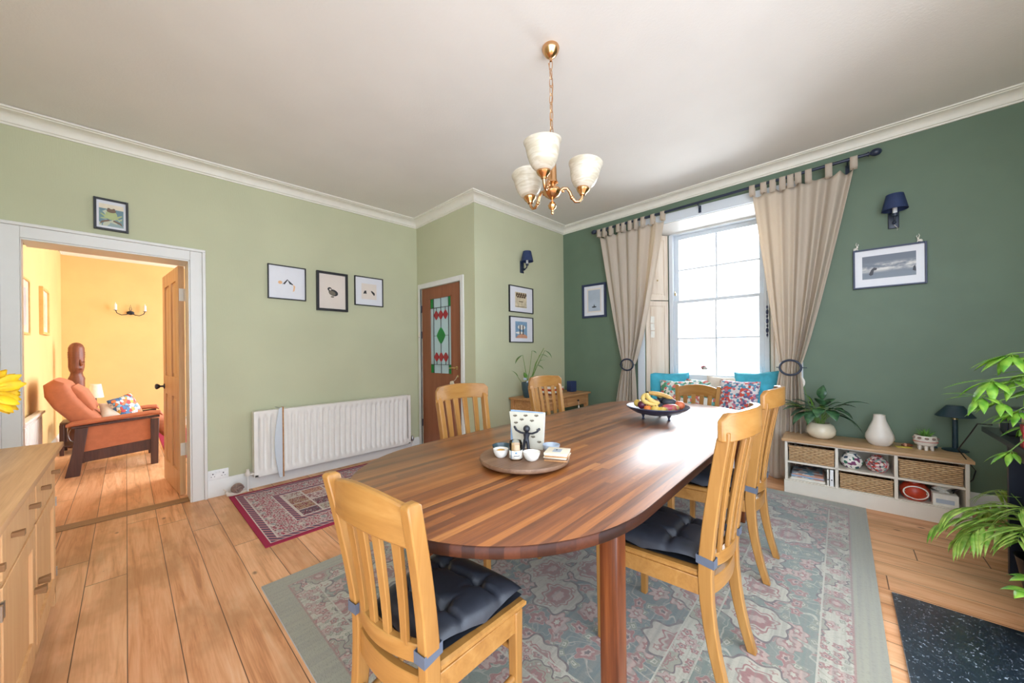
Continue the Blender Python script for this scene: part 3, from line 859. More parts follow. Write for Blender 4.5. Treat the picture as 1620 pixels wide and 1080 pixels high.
def shutter(label, A, Bp, ref):
    """folded shutter standing on the splay from A to Bp (local wall xy)"""
    A = Vector(A); Bp = Vector(Bp); L = (Bp - A).length; ang = math.atan2(Bp.y - A.y, Bp.x - A.x)
    t = thing('window_shutter', label, 'shutter', (0, 0, 0), 0, 'folded shutters either side of the sash window')
    W = Matrix.Translation(G0) @ Matrix.Rotation(GA, 4, 'Z') @ Matrix.Translation((A.x, A.y, 0)) @ Matrix.Rotation(ang, 4, 'Z')
    t.matrix_world = W
    e = ref
    for n_, (z_a, z_b) in (('upper_leaf', (1.86, 2.66)), ('lower_leaf', (0.5, 1.85))):
        fr = B(); pnl = B(); s_ = 0.05
        fr.bx(0, s_, 0, 0.03, z_a, z_b); fr.bx(L - s_, L, 0, 0.03, z_a, z_b); fr.bx(s_, L - s_, 0, 0.03, z_a, z_a + 0.06); fr.bx(s_, L - s_, 0, 0.03, z_b - 0.06, z_b)
        pnl.bx(s_, L - s_, 0.010, 0.022, z_a + 0.06, z_b - 0.06); pnl.bx(s_ + 0.02, L - s_ - 0.02, 0.004, 0.026, z_a + 0.08, z_b - 0.08, 0.003)
        l_ = obj(n_, fr, 'pine_shutter', t, bevel=0.002); obj('shutter_panel', pnl, 'pine_shutter', l_)
    kb_ = B(); kb_.ball((L * 0.5, -0.012 if e else -0.012, 2.1), 0.01, 8); obj('knob', kb_, 'brass_pale', t)
    return t
shutter('bleached pine panelled shutter folded into the left side of the window reveal', (WS0 + 0.012, 0.01), (1.362, 0.262), 1)
shutter('bleached pine panelled shutter in the right side of the window reveal', (2.388, 0.262), (WS1 - 0.012, 0.01), 0)
# ------------------------------------------------------------------ rugs and hearth
def rug(name, label, m, cx, cy, hx, hy, t, rz=0.0, fringe=False):
    b = B(); pts = []
    for i in range(120):
        pass
    def fn(u, v):
        x = (u * 2 - 1) * hx; y = (v * 2 - 1) * hy
        return (x, y, t + 0.0012 * math.sin(x * 5.1 + 1) * math.sin(y * 4.3))
    nx, ny = 40, 28; b.grid(nx, ny, fn)
    bnd = [fn(i / nx, 0) for i in range(nx)] + [fn(1, j / ny) for j in range(ny)] + [fn(1 - i / nx, 1) for i in range(nx)] + [fn(0, 1 - j / ny) for j in range(ny)]
    b.rings([[(x, y, 0.0005) for x, y, z in bnd], bnd], cap=False)
    b.face([(-hx, -hy, 0.0005), (-hx, hy, 0.0005), (hx, hy, 0.0005), (hx, -hy, 0.0005)])
    bmesh.ops.remove_doubles(b.bm, verts=b.bm.verts, dist=1e-5)
    o = obj(name, b, m, loc=(cx, cy, 0.0)); o.rotation_euler = (0, 0, rz)
    return tag(o, label, 'rug')
rug('area_rug', 'large faded sage and cream floral rug under the dining table', 'rug_faded_floral', 2.175, 1.075, 1.695, 1.205, 0.010)
rug('runner_rug', 'small crimson patterned rug on the boards beneath the long radiator', 'rug_red_persian', 1.57, 3.33, 0.97, 0.6, 0.007)
b = B(); b.bx(1.2, 2.63, -0.62, -0.178, 0.0005, 0.012, 0.003)
tag(obj('hearth_slab', b, 'marble_black'), 'black marble hearth slab flecked with white at the lower right', 'hearth')

# ------------------------------------------------------------------ dining table
TZ = 0.75; TT = 0.034
TC = (2.025, 1.072); TA, TB_ = 1.535, 0.622; ER = 0.64
def tpts(off=0.0, n=96):
    pts = []
    for k in range(n):
        a = 2 * PI * k / n; c, s = math.cos(a), math.sin(a)
        ex = 2.0 / 2.15
        x = ER * math.copysign(abs(c) ** ex, c); y = TB_ * math.copysign(abs(s) ** ex, s)
        x += math.copysign(TA - ER, c)
        r = 1 - off
        pts.append((x - math.copysign(off, c) * abs(c), y - math.copysign(off, s) * abs(s)))
    return pts
table = thing('dining_table', 'long oval dining table with a stave-laid walnut top on the faded rug', 'table', (TC[0], TC[1], 0))
b = B()
b.rings([[(x, y, TZ - TT) for x, y in tpts(0.004)], [(x, y, TZ - TT + 0.004) for x, y in tpts(0)], [(x, y, TZ - 0.004) for x, y in tpts(0)], [(x, y, TZ) for x, y in tpts(0.004)]])
for f_ in b.bm.faces:
    zs_ = [v.co.z for v in f_.verts]; f_.material_index = 1 if (max(zs_) < TZ - 0.003 or min(zs_) < TZ - 0.003) else 0
o = obj('table_top', b, ['walnut_staves', 'walnut_blocks'], table, angle=50)
b = B()
ax, ay = 1.02, 0.44
b.bx(-ax, ax, -ay, -ay + 0.025, TZ - TT - 0.08, TZ - TT); b.bx(-ax, ax, ay - 0.025, ay, TZ - TT - 0.08, TZ - TT)
b.bx(-ax, -ax + 0.025, -ay, ay, TZ - TT - 0.08, TZ - TT); b.bx(ax - 0.025, ax, -ay, ay, TZ - TT - 0.08, TZ - TT)
obj('apron', b, 'walnut_edge', table)
for sx in (-1, 1):
    for sy in (-1, 1):
        b = B(); cx, cy = sx * 0.975, sy * 0.53
        b.bx(cx - 0.031, cx + 0.031, cy - 0.031, cy + 0.031, 0.012, TZ - TT, 0.005); obj('leg', b, 'walnut_leg', table)

# ------------------------------------------------------------------ dining chairs (local: faces +y, origin on the floor under the seat)
def slat_run(b, n, wb, wt, pb, pt, t0, t1, w0, w1, sag):
    for k in range(n):
        u = (k + 1) / (n + 1) * 2 - 1
        secs = []
        for j in range(7):
            v = j / 6; z = pb[1] + (pt[1] - pb[1]) * v
            y = pb[0] + (pt[0] - pb[0]) * v - sag * 4 * v * (1 - v) * 0.4
            x = u * (wb + (wt - wb) * v)
            cu = 1 - u * u
            secs.append((x, y - 0.022 * cu, z, w0 + (w1 - w0) * v, 0.014))
        b.post(secs)


def make_chair(kind, label, group):
    t = thing('dining_chair', label, 'chair', group=group)
    if kind == 'A': H, wf, wr, wt, dep = 0.895, 0.188, 0.155, 0.184, 0.34
    else: H, wf, wr, wt, dep = 1.028, 0.205, 0.162, 0.184, 0.42
    yb, yf = -dep / 2, dep / 2; sz = 0.45
    yt = yb - (0.075 if kind == 'A' else 0.085)
    lw = 0.034
    for s in (-1, 1):
        b = B()
        foot = 0.05 if kind == 'A' else 0.075
        secs = []
        for j in range(13):
            v = j / 12; z = 0.012 + v * (H - 0.012)
            if z < sz: q = 1 - z / sz; y = yb - foot * q * q; x = wr
            else: q = (z - sz) / (H - sz); y = yb + (yt - yb) * (q ** 1.35); x = wr + (wt - wr) * q
            d_ = 0.048 - (0.008 if z > sz else 0.018) * abs(z - sz) / 0.5
            secs.append((s * x, y, z, lw, d_))
        if kind == 'A':
            x, y, z, a_, d_ = secs[-1]; secs.append((x, y - 0.001, z + 0.008, a_ * 0.7, d_ * 0.6))
        else:
            secs = secs[:-1] + [(s * (wt - 0.002), yt + 0.008, H - 0.06, lw * 0.9, 0.024)]
        b.post(secs); obj('rear_leg', b, 'beech', t, bevel=0.004)
        b = B(); b.post([(s * (wf - 0.004), yf - 0.015, 0.012, 0.028, 0.028), (s * wf, yf - 0.02, sz - 0.02, 0.036, 0.036)]); obj('front_leg', b, 'beech', t, bevel=0.004)
    # crest rail
    b = B(); secs = []
    n = 16
    for i in range(n + 1):
        u = i / n * 2 - 1; cu = 1 - u * u
        if kind == 'A':
            x = u * (wt - lw / 2 + 0.002); z1 = H - 0.012 + 0.030 * cu; z0_ = H - 0.108 + 0.012 * cu; y = yt + 0.012 - 0.03 * cu
            secs.append((x, y, z0_, z1, 0.02))
        else:
            x = u * (wt + lw / 2 + 0.006); rnd = max(0.0, (abs(u) - 0.86) / 0.14)
            z1 = H + 0.012 * cu - 0.022 * rnd ** 2; z0_ = H - 0.098 + 0.012 * cu + 0.006 * rnd; y = yt + 0.022 - 0.06 * cu
            secs.append((x, y, z0_, z1, 0.026 if rnd < 0.9 else 0.02))
    b.rail(secs); obj('crest_rail', b, 'beech_rail', t, bevel=0.005)
    # lower back rail
    b = B(); secs = []
    zl = sz + 0.045
    for i in range(n + 1):
        u = i / n * 2 - 1; cu = 1 - u * u
        secs.append((u * (wr - 0.012), yb - 0.006 - 0.03 * cu, zl - 0.03, zl + 0.018, 0.022))
    b.rail(secs); obj('back_rail', b, 'beech_rail', t, bevel=0.003)
    b = B(); slat_run(b, 4, wr, wt, (yb - 0.008, zl + 0.008), (yt + 0.012, H - 0.085), 0, 0, 0.02, 0.034, 0.02)
    # each slat is its own part
    b.bm.free()
    for k in range(4):
        b = B(); u = (k + 1) / 5 * 2 - 1; secs = []
        for j in range(7):
            v = j / 6; z = zl + 0.008 + (H - 0.09 - zl) * v; q = (z - sz) / (H - sz)
            y = yb + (yt - yb) * (max(0, q) ** 1.35) - 0.004 - 0.028 * (1 - u * u) * (1 - v) - (0.028 if kind == 'A' else 0.058) * (1 - u * u) * v + (0.014 if kind == 'A' else 0.026) * v
            secs.append((u * (wr + (wt - wr) * v), y, z, 0.025 + 0.013 * v, 0.013))
        b.post(secs); obj('slat', b, 'beech', t, bevel=0.002)
    # seat and its frame
    def outline(o_, zz):
        pts = []; n_ = 10
        fx, rx = wf + 0.022 + o_, wr + 0.014 + o_
        for i in range(n_ + 1): u = i / n_ * 2 - 1; pts.append((u * fx, yf + 0.012 + o_ + 0.02 * (1 - u * u), zz))
        for i in range(n_ + 1): u = 1 - i / n_ * 2; pts.append((u * rx, yb + 0.025 - o_ * 0.3, zz))
        return pts
    b = B(); b.rings([outline(-0.006, sz - 0.022), outline(0, sz - 0.016), outline(0, sz - 0.006), outline(-0.008, sz)]); obj('seat', b, 'beech_rail', t)
    b = B(); h0 = sz - 0.085; h1 = sz - 0.022
    for s in (-1, 1): b.rings([[(s * (wr - 0.004), yb + 0.02, h0), (s * (wr + 0.014), yb + 0.02, h0), (s * (wr + 0.014), yb + 0.02, h1), (s * (wr - 0.004), yb + 0.02, h1)], [(s * (wf - 0.008), yf - 0.03, h0), (s * (wf + 0.012), yf - 0.03, h0), (s * (wf + 0.012), yf - 0.03, h1), (s * (wf - 0.008), yf - 0.03, h1)]])
    b.bx(-wf + 0.015, wf - 0.015, yf - 0.028, yf - 0.008, h0, h1)
    secs = []
    for i in range(n + 1):
        u = i / n * 2 - 1; secs.append((u * (wr - 0.014), yb - 0.004 - 0.02 * (1 - u * u), h0 - 0.01 * (1 if kind == 'A' else 0), h1, 0.02))
    b.rail(secs); obj('seat_rail', b, 'beech_rail', t, bevel=0.002)
    if kind == 'A':
        for s in (-1, 1):
            b = B(); b.tube([(s * (wr + 0.002), yb - 0.01, 0.20), (s * (wf - 0.002), yf - 0.02, 0.215)], 0.011, 10); obj('stretcher', b, 'beech', t)
        b = B(); b.tube([(-wr, yb - 0.012, 0.25), (wr, yb - 0.012, 0.25)], 0.012, 10); obj('stretcher', b, 'beech', t)
        b = B(); b.tube([(-wf, yf - 0.018, 0.30), (wf, yf - 0.018, 0.30)], 0.011, 10); obj('stretcher', b, 'beech', t)
    t['wr'] = wr; t['yb'] = yb
    return t


def make_cushion(label, group, wr=0.17, yb=-0.2, wf=0.2, yf=0.2):
    t = thing('seat_cushion', label, 'cushion', group=group)
    N = 56; tufts = [(-0.38, -0.4), (0.38, -0.4), (-0.4, 0.36), (0.4, 0.36), (0.0, 0.0)]
    tufts = [(-0.42, -0.42), (0.42, -0.42), (-0.42, 0.38), (0.42, 0.38)]
    def h(u, v):
        e = (1 - abs(u) ** 5) * (1 - abs(v) ** 5)
        z = 0.058 * max(0, e) ** 0.45
        for (a, c) in tufts:
            r2 = ((u - a) ** 2 + (v - c) ** 2); z -= 0.036 * math.exp(-r2 / 0.012)
            ang = math.atan2(v - c, u - a); r = math.sqrt(r2)
            z -= 0.015 * max(0.0, math.cos(ang * 2)) ** 18 * math.exp(-((r - 0.22) / 0.24) ** 2)
            z -= 0.010 * max(0.0, math.cos(ang * 4 + 0.8)) ** 6 * math.exp(-((r - 0.15) / 0.12) ** 2)
        return max(z, 0.002) if e > 0 else 0.0
    def pt(u, v, top):
        w_ = (wr - 0.004) + (wf + 0.024 - wr) * (v + 1) / 2
        pinch = 1 - 0.05 * (1 - abs(abs(v) - 0.42)) * (abs(u) ** 6)
        x = u * w_ * pinch; y = yb + 0.02 + (yf + 0.01 - yb - 0.005) * (v + 1) / 2
        return (x, y, (0.007 + h(u, v)) if top else 0.007 - 0.006 * (1 - abs(u) ** 4) * (1 - abs(v) ** 4))
    b = B()
    def c2(a):  # superellipse remap so the corners are round
        u, v = a[0] * 2 - 1, a[1] * 2 - 1
        k = 1 - 0.06 * (abs(u) * abs(v)) ** 2
        return u * k, v * k
    b.grid(N, N, lambda a, c: pt(*c2((a, c)), True)); b.grid(N, N, lambda a, c: pt(*c2((a, c)), False))
    bmesh.ops.remove_doubles(b.bm, verts=b.bm.verts, dist=0.0022)
    obj('pad', b, 'cushion_charcoal', t, angle=80)
    for a, c in tufts:
        p = pt(a, c, True); b = B(); b.ball((p[0], p[1], p[2] + 0.001), 0.007, 8, (1, 1, 0.5)); obj('button', b, 'cushion_charcoal', t)
    for s in (-1, 1):
        b = B(); x, y, z, w_, d_ = s * wr, yb - 0.003, 0.028, 0.024, 0.029
        q = [(x - w_ * 0.82, y - d_), (x + w_ * 0.82, y - d_), (x + w_ * 0.82, y + d_), (x - w_ * 0.82, y + d_)]
        b.rings([[(a, c, z + (0.006 if c > y else 0)) for a, c in q], [(a, c, z + 0.03 + (0.006 if c > y else 0)) for a, c in q]], cap=False)
        obj('strap', b, 'strap_grey', t, smooth=False, solid=0.002)
    return t


def place(root, x, y, deg, z=0.0): root.location = (x, y, z); root.rotation_euler = (0, 0, math.radians(deg)); return root
gA, gB = 'beech chairs with arched top rails at the table ends', 'tall beech chairs along the table sides'
cA = make_chair('A', 'beech chair with arched top rail and charcoal cushion at the near end of the table', gA)
CH = {}
CH['near'] = (0.668, 0.943, -84)
place(cA, *CH['near'])
dup(cA, (3.49, 1.02, 0), math.radians(90), 'beech chair with arched top rail at the window end of the table')
cB = make_chair('B', 'tall beech chair on the right side of the table, nearest the camera', gB)
CH['r1'] = (1.58, 0.565, -3); CH['r2'] = (2.44, 0.575, 1)
place(cB, *CH['r1'])
dup(cB, (2.45, 0.575, 0), math.radians(-1), 'tall beech chair on the right side of the table, nearer the window')
dup(cB, (1.48, 1.545, 0), math.radians(180 - 3), 'tall beech chair on the far side of the table, in front of the brown door')
dup(cB, (2.40, 1.57, 0), math.radians(180 - 3), 'tall beech chair on the table\'s far side, in front of the small side table')
k1 = make_cushion('charcoal tufted seat pad tied to the beech chair nearest the camera', 'charcoal seat pads', 0.155, -0.17, 0.188, 0.17)
place(k1, *CH['near'], z=0.45)
k2 = make_cushion('charcoal tufted seat pad on the nearer chair at the right side of the table', 'charcoal seat pads', 0.162, -0.21, 0.2, 0.21)
place(k2, *CH['r1'], z=0.45)
dup(k2, (2.45, 0.575, 0.45), math.radians(-1), 'charcoal tufted seat pad on the right-hand chair nearer the window')

# ------------------------------------------------------------------ oak sideboard at the left edge
sb = thing('oak_sideboard', 'pale oak sideboard with drawers and panelled doors at the left edge', 'sideboard', (-0.25, 2.93, 0))
SH, SD, SL = 0.81, 0.44, 1.75   # local: front plane at x = 0, runs along -y
b = B(); b.bx(-SD - 0.02, 0.028, -SL - 0.02, 0.028, SH - 0.026, SH, 0.004); obj('top', b, 'oak_top', sb)
b = B(); b.bx(-SD, -0.02, -SL, -0.002, 0.06, SH - 0.026)
b.bx(-0.02, 0, -0.03, 0, 0.0, SH - 0.026); b.bx(-0.02, 0, -SL, -SL + 0.03, 0.0, SH - 0.026); b.bx(-0.02, 0, -0.595, -0.575, 0.06, SH - 0.026); b.bx(-0.02, 0, -1.17, -1.15, 0.06, SH - 0.026)
b.bx(-0.02, 0, -SL, 0, SH - 0.04, SH - 0.026); b.bx(-0.02, 0, -SL, 0, 0.06, 0.10); b.bx(-0.02, 0, -SL, 0, 0.585, 0.60)
b.bx(-SD, -SD + 0.04, -0.04, 0, 0, 0.07); b.bx(-SD, -SD + 0.04, -SL, -SL + 0.04, 0, 0.07)
obj('body', b, 'oak_front', sb, bevel=0.0015)
for i in range(3):
    y1 = -0.032 - i * 0.575; y0 = y1 - 0.541
    d_ = B(); d_.bx(-0.018, 0.004, y0, y1, 0.602, SH - 0.042); dr = obj('drawer', d_, 'oak_front', sb, bevel=0.002)
    for yy in ((y0 + y1) / 2 - 0.15, (y0 + y1) / 2 + 0.15):
        kb = B(); kb.rings([[(0.004, yy - 0.009, 0.688), (0.004, yy + 0.009, 0.688), (0.004, yy + 0.009, 0.702), (0.004, yy - 0.009, 0.702)], [(0.03, yy - 0.011, 0.686), (0.03, yy + 0.011, 0.686), (0.03, yy + 0.011, 0.704), (0.03, yy - 0.011, 0.704)]])
        obj('drawer_pull', kb, 'threshold_wood', dr, bevel=0.001)
    f_ = B(); s_ = 0.062
    f_.bx(-0.018, 0.004, y0, y0 + s_, 0.102, 0.583); f_.bx(-0.018, 0.004, y1 - s_, y1, 0.102, 0.583); f_.bx(-0.018, 0.004, y0 + s_, y1 - s_, 0.102, 0.102 + s_); f_.bx(-0.018, 0.004, y0 + s_, y1 - s_, 0.583 - s_, 0.583)
    dd = obj('cabinet_door', f_, 'oak_front', sb, bevel=0.0015)
    p_ = B(); p_.bx(-0.014, -0.006, y0 + s_, y1 - s_, 0.102 + s_, 0.583 - s_); obj('door_panel', p_, 'oak_front', dd)
    yk = y0 + 0.03 if i % 2 == 0 else y1 - 0.03
    kb = B(); kb.rings([[(0.004, yk - 0.012, 0.335), (0.004, yk + 0.012, 0.335), (0.004, yk + 0.012, 0.353), (0.004, yk - 0.012, 0.353)], [(0.034, yk - 0.016, 0.331), (0.034, yk + 0.016, 0.331), (0.034, yk + 0.016, 0.357), (0.034, yk - 0.016, 0.357)]])
    obj('door_pull', kb, 'threshold_wood', dd, bevel=0.001)
    yh = y1 + 0.004 if i % 2 == 0 else y0 - 0.004
    for hz in (0.15, 0.50):
        hb = B(); hb.bx(0.0, 0.008, yh - 0.006, yh + 0.006, hz, hz + 0.045); obj('hinge', hb, 'steel', dd)
# sunflower in a jug on the sideboard
t = thing('sunflower_vase', 'yellow sunflowers in a jug, just showing at the left edge', 'flowers', (-0.47, 2.12, SH))
b = B(); b.lathe([(0.05, 0), (0.07, 0.04), (0.065, 0.12), (0.04, 0.18), (0.045, 0.2), (0.04, 0.2), (0.035, 0.17), (0.03, 0.05)]); obj('jug', b, 'stoneware_cream', t)
def sunflower(t, c, n_, R, stem0):
    c = Vector(c); n_ = Vector(n_).normalized(); Mz = n_.to_track_quat('Z', 'Y').to_matrix()
    b = B()
    for ring, (cnt, rr, tilt) in enumerate(((22, R, 0.15), (18, R * 0.86, 0.4))):
        for k in range(cnt):
            a = 2 * PI * k / cnt + ring * 0.2 + random.uniform(-.06, .06); L = rr * random.uniform(0.9, 1.08); w = 0.016
            prev = None; pl = []; pr = []; pc = []
            for j in range(6):
                s_ = j / 5; r = 0.03 + (L - 0.03) * s_; ww = w * math.sin(PI * min(1, 0.18 + s_ * 0.8)) ** 0.8
                zz = math.sin(tilt) * r + 0.012 * s_ * math.sin(a * 5)
                pl.append(Vector((r * math.cos(a) - ww * math.sin(a), r * math.sin(a) + ww * math.cos(a), zz)))
                pr.append(Vector((r * math.cos(a) + ww * math.sin(a), r * math.sin(a) - ww * math.cos(a), zz)))
                pc.append(Vector((r * math.cos(a), r * math.sin(a), zz - 0.004)))
            vl = [b.bm.verts.new(Mz @ p + c) for p in pl]; vr = [b.bm.verts.new(Mz @ p + c) for p in pr]; vc = [b.bm.verts.new(Mz @ p + c) for p in pc]
            for j in range(5): b.bm.faces.new((vl[j], vl[j + 1], vc[j + 1], vc[j])); b.bm.faces.new((vc[j], vc[j + 1], vr[j + 1], vr[j]))
    obj('petals', b, 'petal_yellow', t, solid=0.0008, angle=80)
    b = B(); b.ball(c + n_ * 0.006, 0.034, 10, (1, 1, 0.35), Mz); obj('flower_centre', b, 'soil', t)
    b = B(); b.ball(c - n_ * 0.012, 0.03, 8, (1, 1, 0.4), Mz); b.tube([c - n_ * 0.01, c - n_ * 0.06 + Vector((0, 0, -0.05)), Vector(stem0) + Vector((0, 0, 0.12)), Vector(stem0)], 0.006, 8); obj('stem', b, 'stem_green', t)
sunflower(t, (0.145, -0.02, 0.325), (0.75, -0.62, 0.12), 0.098, (0, 0, 0.06))
sunflower(t, (0.0, -0.1, 0.34), (-0.2, -0.9, 0.3), 0.09, (0, 0, 0.06))
# ------------------------------------------------------------------ radiator and the things by the left wall
RX0, RX1, RZ0, RZ1 = 0.79, 2.40, 0.12, 0.72
t = thing('radiator', 'long white ribbed radiator on the sage wall', 'radiator', (0, 0, 0))
b = B(); npit = 27; pit = (RX1 - RX0 - 0.06) / npit
yf_ = YL - 0.11
prof = []
for i in range(npit * 8 + 1):
    x = RX0 + 0.03 + pit * i / 8; ph = (i % 8) / 8
    prof.append((x, yf_ - 0.014 * (0.5 - 0.5 * math.cos(2 * PI * ph)) ** 0.6 if 0 else yf_ + 0.022 - 0.028 * min(1, max(0, 1.6 * (0.5 - 0.5 * math.cos(2 * PI * ph)) - 0.2))))
zs = [(RZ0 + 0.015, 0), (RZ0 + 0.045, 0), (RZ0 + 0.075, 1), (RZ1 - 0.075, 1), (RZ1 - 0.045, 0), (RZ1 - 0.01, 0)]
nf = len(b.bm.faces)
G = [[b.bm.verts.new((x, y if k else yf_ - 0.004, z)) for x, y in prof] for z, k in zs]
for j in range(len(zs) - 1):
    for i in range(len(prof) - 1): b.bm.faces.new((G[j][i], G[j][i + 1], G[j + 1][i + 1], G[j + 1][i]))
b.bx(RX0, RX0 + 0.03, yf_ - 0.004, yf_ + 0.01, RZ0, RZ1 - 0.005); b.bx(RX1 - 0.03, RX1, yf_ - 0.004, yf_ + 0.01, RZ0, RZ1 - 0.005)
b.bx(RX0, RX1, yf_ - 0.004, yf_ + 0.01, RZ0, RZ0 + 0.016)
b.bx(RX0 + 0.02, RX1 - 0.02, YL - 0.05, YL - 0.04, RZ0 + 0.02, RZ1 - 0.02)
obj('panel', b, 'radiator_white', t, angle=50)
b = B(); b.bx(RX0 - 0.002, RX1 + 0.002, yf_ - 0.006, YL - 0.035, RZ1 - 0.012, RZ1, 0.004); b.bx(RX0 - 0.002, RX0 + 0.004, yf_ - 0.005, YL - 0.035, RZ0, RZ1 - 0.01); b.bx(RX1 - 0.004, RX1 + 0.002, yf_ - 0.005, YL - 0.035, RZ0, RZ1 - 0.01)
for k in range(40): b.bx(RX0 + 0.03 + k * 0.0388, RX0 + 0.055 + k * 0.0388, yf_ + 0.02, YL - 0.06, RZ1 - 0.001, RZ1 + 0.0015)
obj('grille_cover', b, 'radiator_white', t)
for x, s in ((RX0, -1), (RX1, 1)):
    b = B(); y = yf_ + 0.03
    b.tube([(x, y, RZ0 + 0.03), (x + s * 0.03, y, RZ0 + 0.03)], 0.009); b.lathe([(0.016, 0), (0.019, 0.01), (0.019, 0.03), (0.012, 0.045), (0.012, 0.06)], (x + s * 0.045, y, RZ0 + 0.02), 14)
    obj('valve', b, 'steel' if s > 0 else 'stoneware_white', t)
    b = B(); b.tube([(x + s * 0.045, y, RZ0 + 0.03), (x + s * 0.045, y, 0.0)], 0.0075); obj('pipe', b, 'paint_white', t)
# thin board slotted in front of the radiator
b = B(); pts = []
for k in range(13):
    v = k / 12; pts.append((-0.002 - 0.05 * math.sin(PI * v), 0, 0.0 + 0.655 * v))
pts2 = [(0.03, 0, 0.665), (0.03, 0, 0.0)]
b.prism(pts + pts2, (0, 0.006, 0))
o = obj('board', b, 'paint_window', bevel=0.001); o.name = 'narrow_panel'
o.location = (0.985, yf_ - 0.030, 0.075); o.rotation_euler = (0, 0, math.radians(28))
b = B(); b.bx(0.03, 0.042, -0.004, 0.012, 0.0, 0.668); e_ = obj('edge_strip', b, 'antique_pine', o)
tag(o, 'tall narrow curved panel with a dark wooden edge hooked on the radiator front', 'panel')
b = B(); b.tube([(0.0, 0.0, 0.66), (0.0, 0.05, 0.668)], 0.004); obj('hook', b, 'steel', o)
# socket
t = thing('wall_socket', 'white double wall socket low on the sage wall by the doorway', 'socket', (0.545, YL, 0.19))
b = B(); b.bx(-0.073, 0.073, -0.009, 0, -0.043, 0.043, 0.003); obj('plate', b, 'white_plastic', t)
b = B()
for x in (-0.036, 0.036):
    b.bx(x - 0.004, x + 0.004, -0.0096, -0.008, 0.004, 0.014); b.bx(x - 0.014, x - 0.008, -0.0096, -0.008, -0.016, -0.011); b.bx(x + 0.008, x + 0.014, -0.0096, -0.008, -0.016, -0.011)
obj('pin_holes', b, 'black_plastic', t, smooth=False)
for x in (-0.052, 0.052): b = B(); b.box((x * 0.25, -0.011, 0.024), (0.009, 0.006, 0.015), None, 0.001); obj('switch', b, 'white_plastic', t)
# snail ornament
t = thing('snail_ornament', 'small stone snail ornament on the floor by the skirting', 'ornament', (0.665, 3.975, 0.0), math.radians(15))
b = B(); b.ball((0, 0, 0.052), 0.048, 14, (1.0, 0.72, 0.95)); b.tube([(0.048 * (1 - k / 22) * math.cos(k * 0.7) * 0.8, -0.03 - 0.002 * k / 4, 0.052 + 0.048 * (1 - k / 22) * math.sin(k * 0.7) * 0.8) for k in range(20)], 0.007, 6); obj('shell', b, 'snail_shell', t)
b = B(); b.tube([(-0.085, 0, 0.05), (-0.07, 0, 0.02), (-0.02, 0, 0.012), (0.05, 0, 0.01), (0.09, 0, 0.006)], [0.012, 0.017, 0.02, 0.016, 0.004], 10); b.tube([(-0.085, 0.006, 0.052), (-0.1, 0.012, 0.075)], 0.0025, 6); b.tube([(-0.085, -0.006, 0.052), (-0.1, -0.012, 0.075)], 0.0025, 6); obj('body', b, 'cream_fabric', t)

# ------------------------------------------------------------------ framed pictures
def picture(label, loc, rz, w, h, fw, dep, fm, mm, art, group=None, tilt=0.0, name='framed_picture', inner=None):
    t = thing(name, label, 'picture', loc, rz, group)
    t.rotation_euler = (0, tilt, rz)
    b = B()
    b.bx(-w / 2, -w / 2 + fw, -dep, 0, -h / 2, h / 2); b.bx(w / 2 - fw, w / 2, -dep, 0, -h / 2, h / 2)
    b.bx(-w / 2 + fw, w / 2 - fw, -dep, 0, -h / 2, -h / 2 + fw); b.bx(-w / 2 + fw, w / 2 - fw, -dep, 0, h / 2 - fw, h / 2)
    obj('frame', b, fm, t, bevel=0.0015)
    b = B(); b.bx(-w / 2 + fw, w / 2 - fw, -dep * 0.45, -0.001, -h / 2 + fw, h / 2 - fw); obj('mount', b, mm, t, smooth=False)
    art(t, -dep * 0.45)
    return t


def blob(t, y, pts, m, nm='print'):
    b = B(); b.prism([(x, y - 0.0006, z) for x, z in pts], (0, 0.0006, 0)); return obj(nm, b, m, t, smooth=False)


def rect(t, y, x0, x1, z0_, z1_, m, nm='print', th=0.0004):
    b = B(); b.bx(x0, x1, y - th, y, z0_, z1_); return obj(nm, b, m, t, smooth=False)


def ell(cx, cz_, a, c, n=20, rot=0.0):
    return [(cx + a * math.cos(k * 2 * PI / n) * math.cos(rot) - c * math.sin(k * 2 * PI / n) * math.sin(rot), cz_ + a * math.cos(k * 2 * PI / n) * math.sin(rot) + c * math.sin(k * 2 * PI / n) * math.cos(rot)) for k in range(n)]


def art_crag(t, y):
    rect(t, y, -0.10, 0.10, -0.10, 0.09, 'mount_white')
    blob(t, y - .001, [(-0.045, -0.02), (0.0, 0.035), (0.006, 0.03), (-0.025, -0.02), (-0.03, -0.012)], 'ink_dark')
    blob(t, y - .001, [(0.0, 0.035), (0.05, -0.01), (0.045, -0.02), (0.034, -0.012), (0.02, -0.01)], 'ink_dark')
    blob(t, y - .001, ell(-0.062, -0.002, 0.018, 0.016), 'print_orange')
    blob(t, y - .001, [(0.05, -0.01), (0.07, -0.03), (0.062, -0.075), (0.048, -0.085), (0.055, -0.04)], 'print_orange')


def art_penguin(t, y):
    blob(t, y, ell(0.01, -0.01, 0.05, 0.034, 20, -0.3), 'ink_dark', 'penguin')
    blob(t, y - .001, ell(-0.002, -0.016, 0.036, 0.024, 20, -0.3), 'print_brown', 'penguin')
    blob(t, y - .001, ell(-0.028, 0.026, 0.022, 0.02), 'ink_dark', 'penguin')
    blob(t, y - .002, ell(-0.022, 0.022, 0.011, 0.01), 'mount_cream', 'penguin')
    blob(t, y - .003, ell(-0.02, 0.022, 0.003, 0.003, 8), 'ink_dark', 'penguin')
    blob(t, y - .001, ell(0.0, -0.055, 0.018, 0.008), 'print_brown', 'penguin')


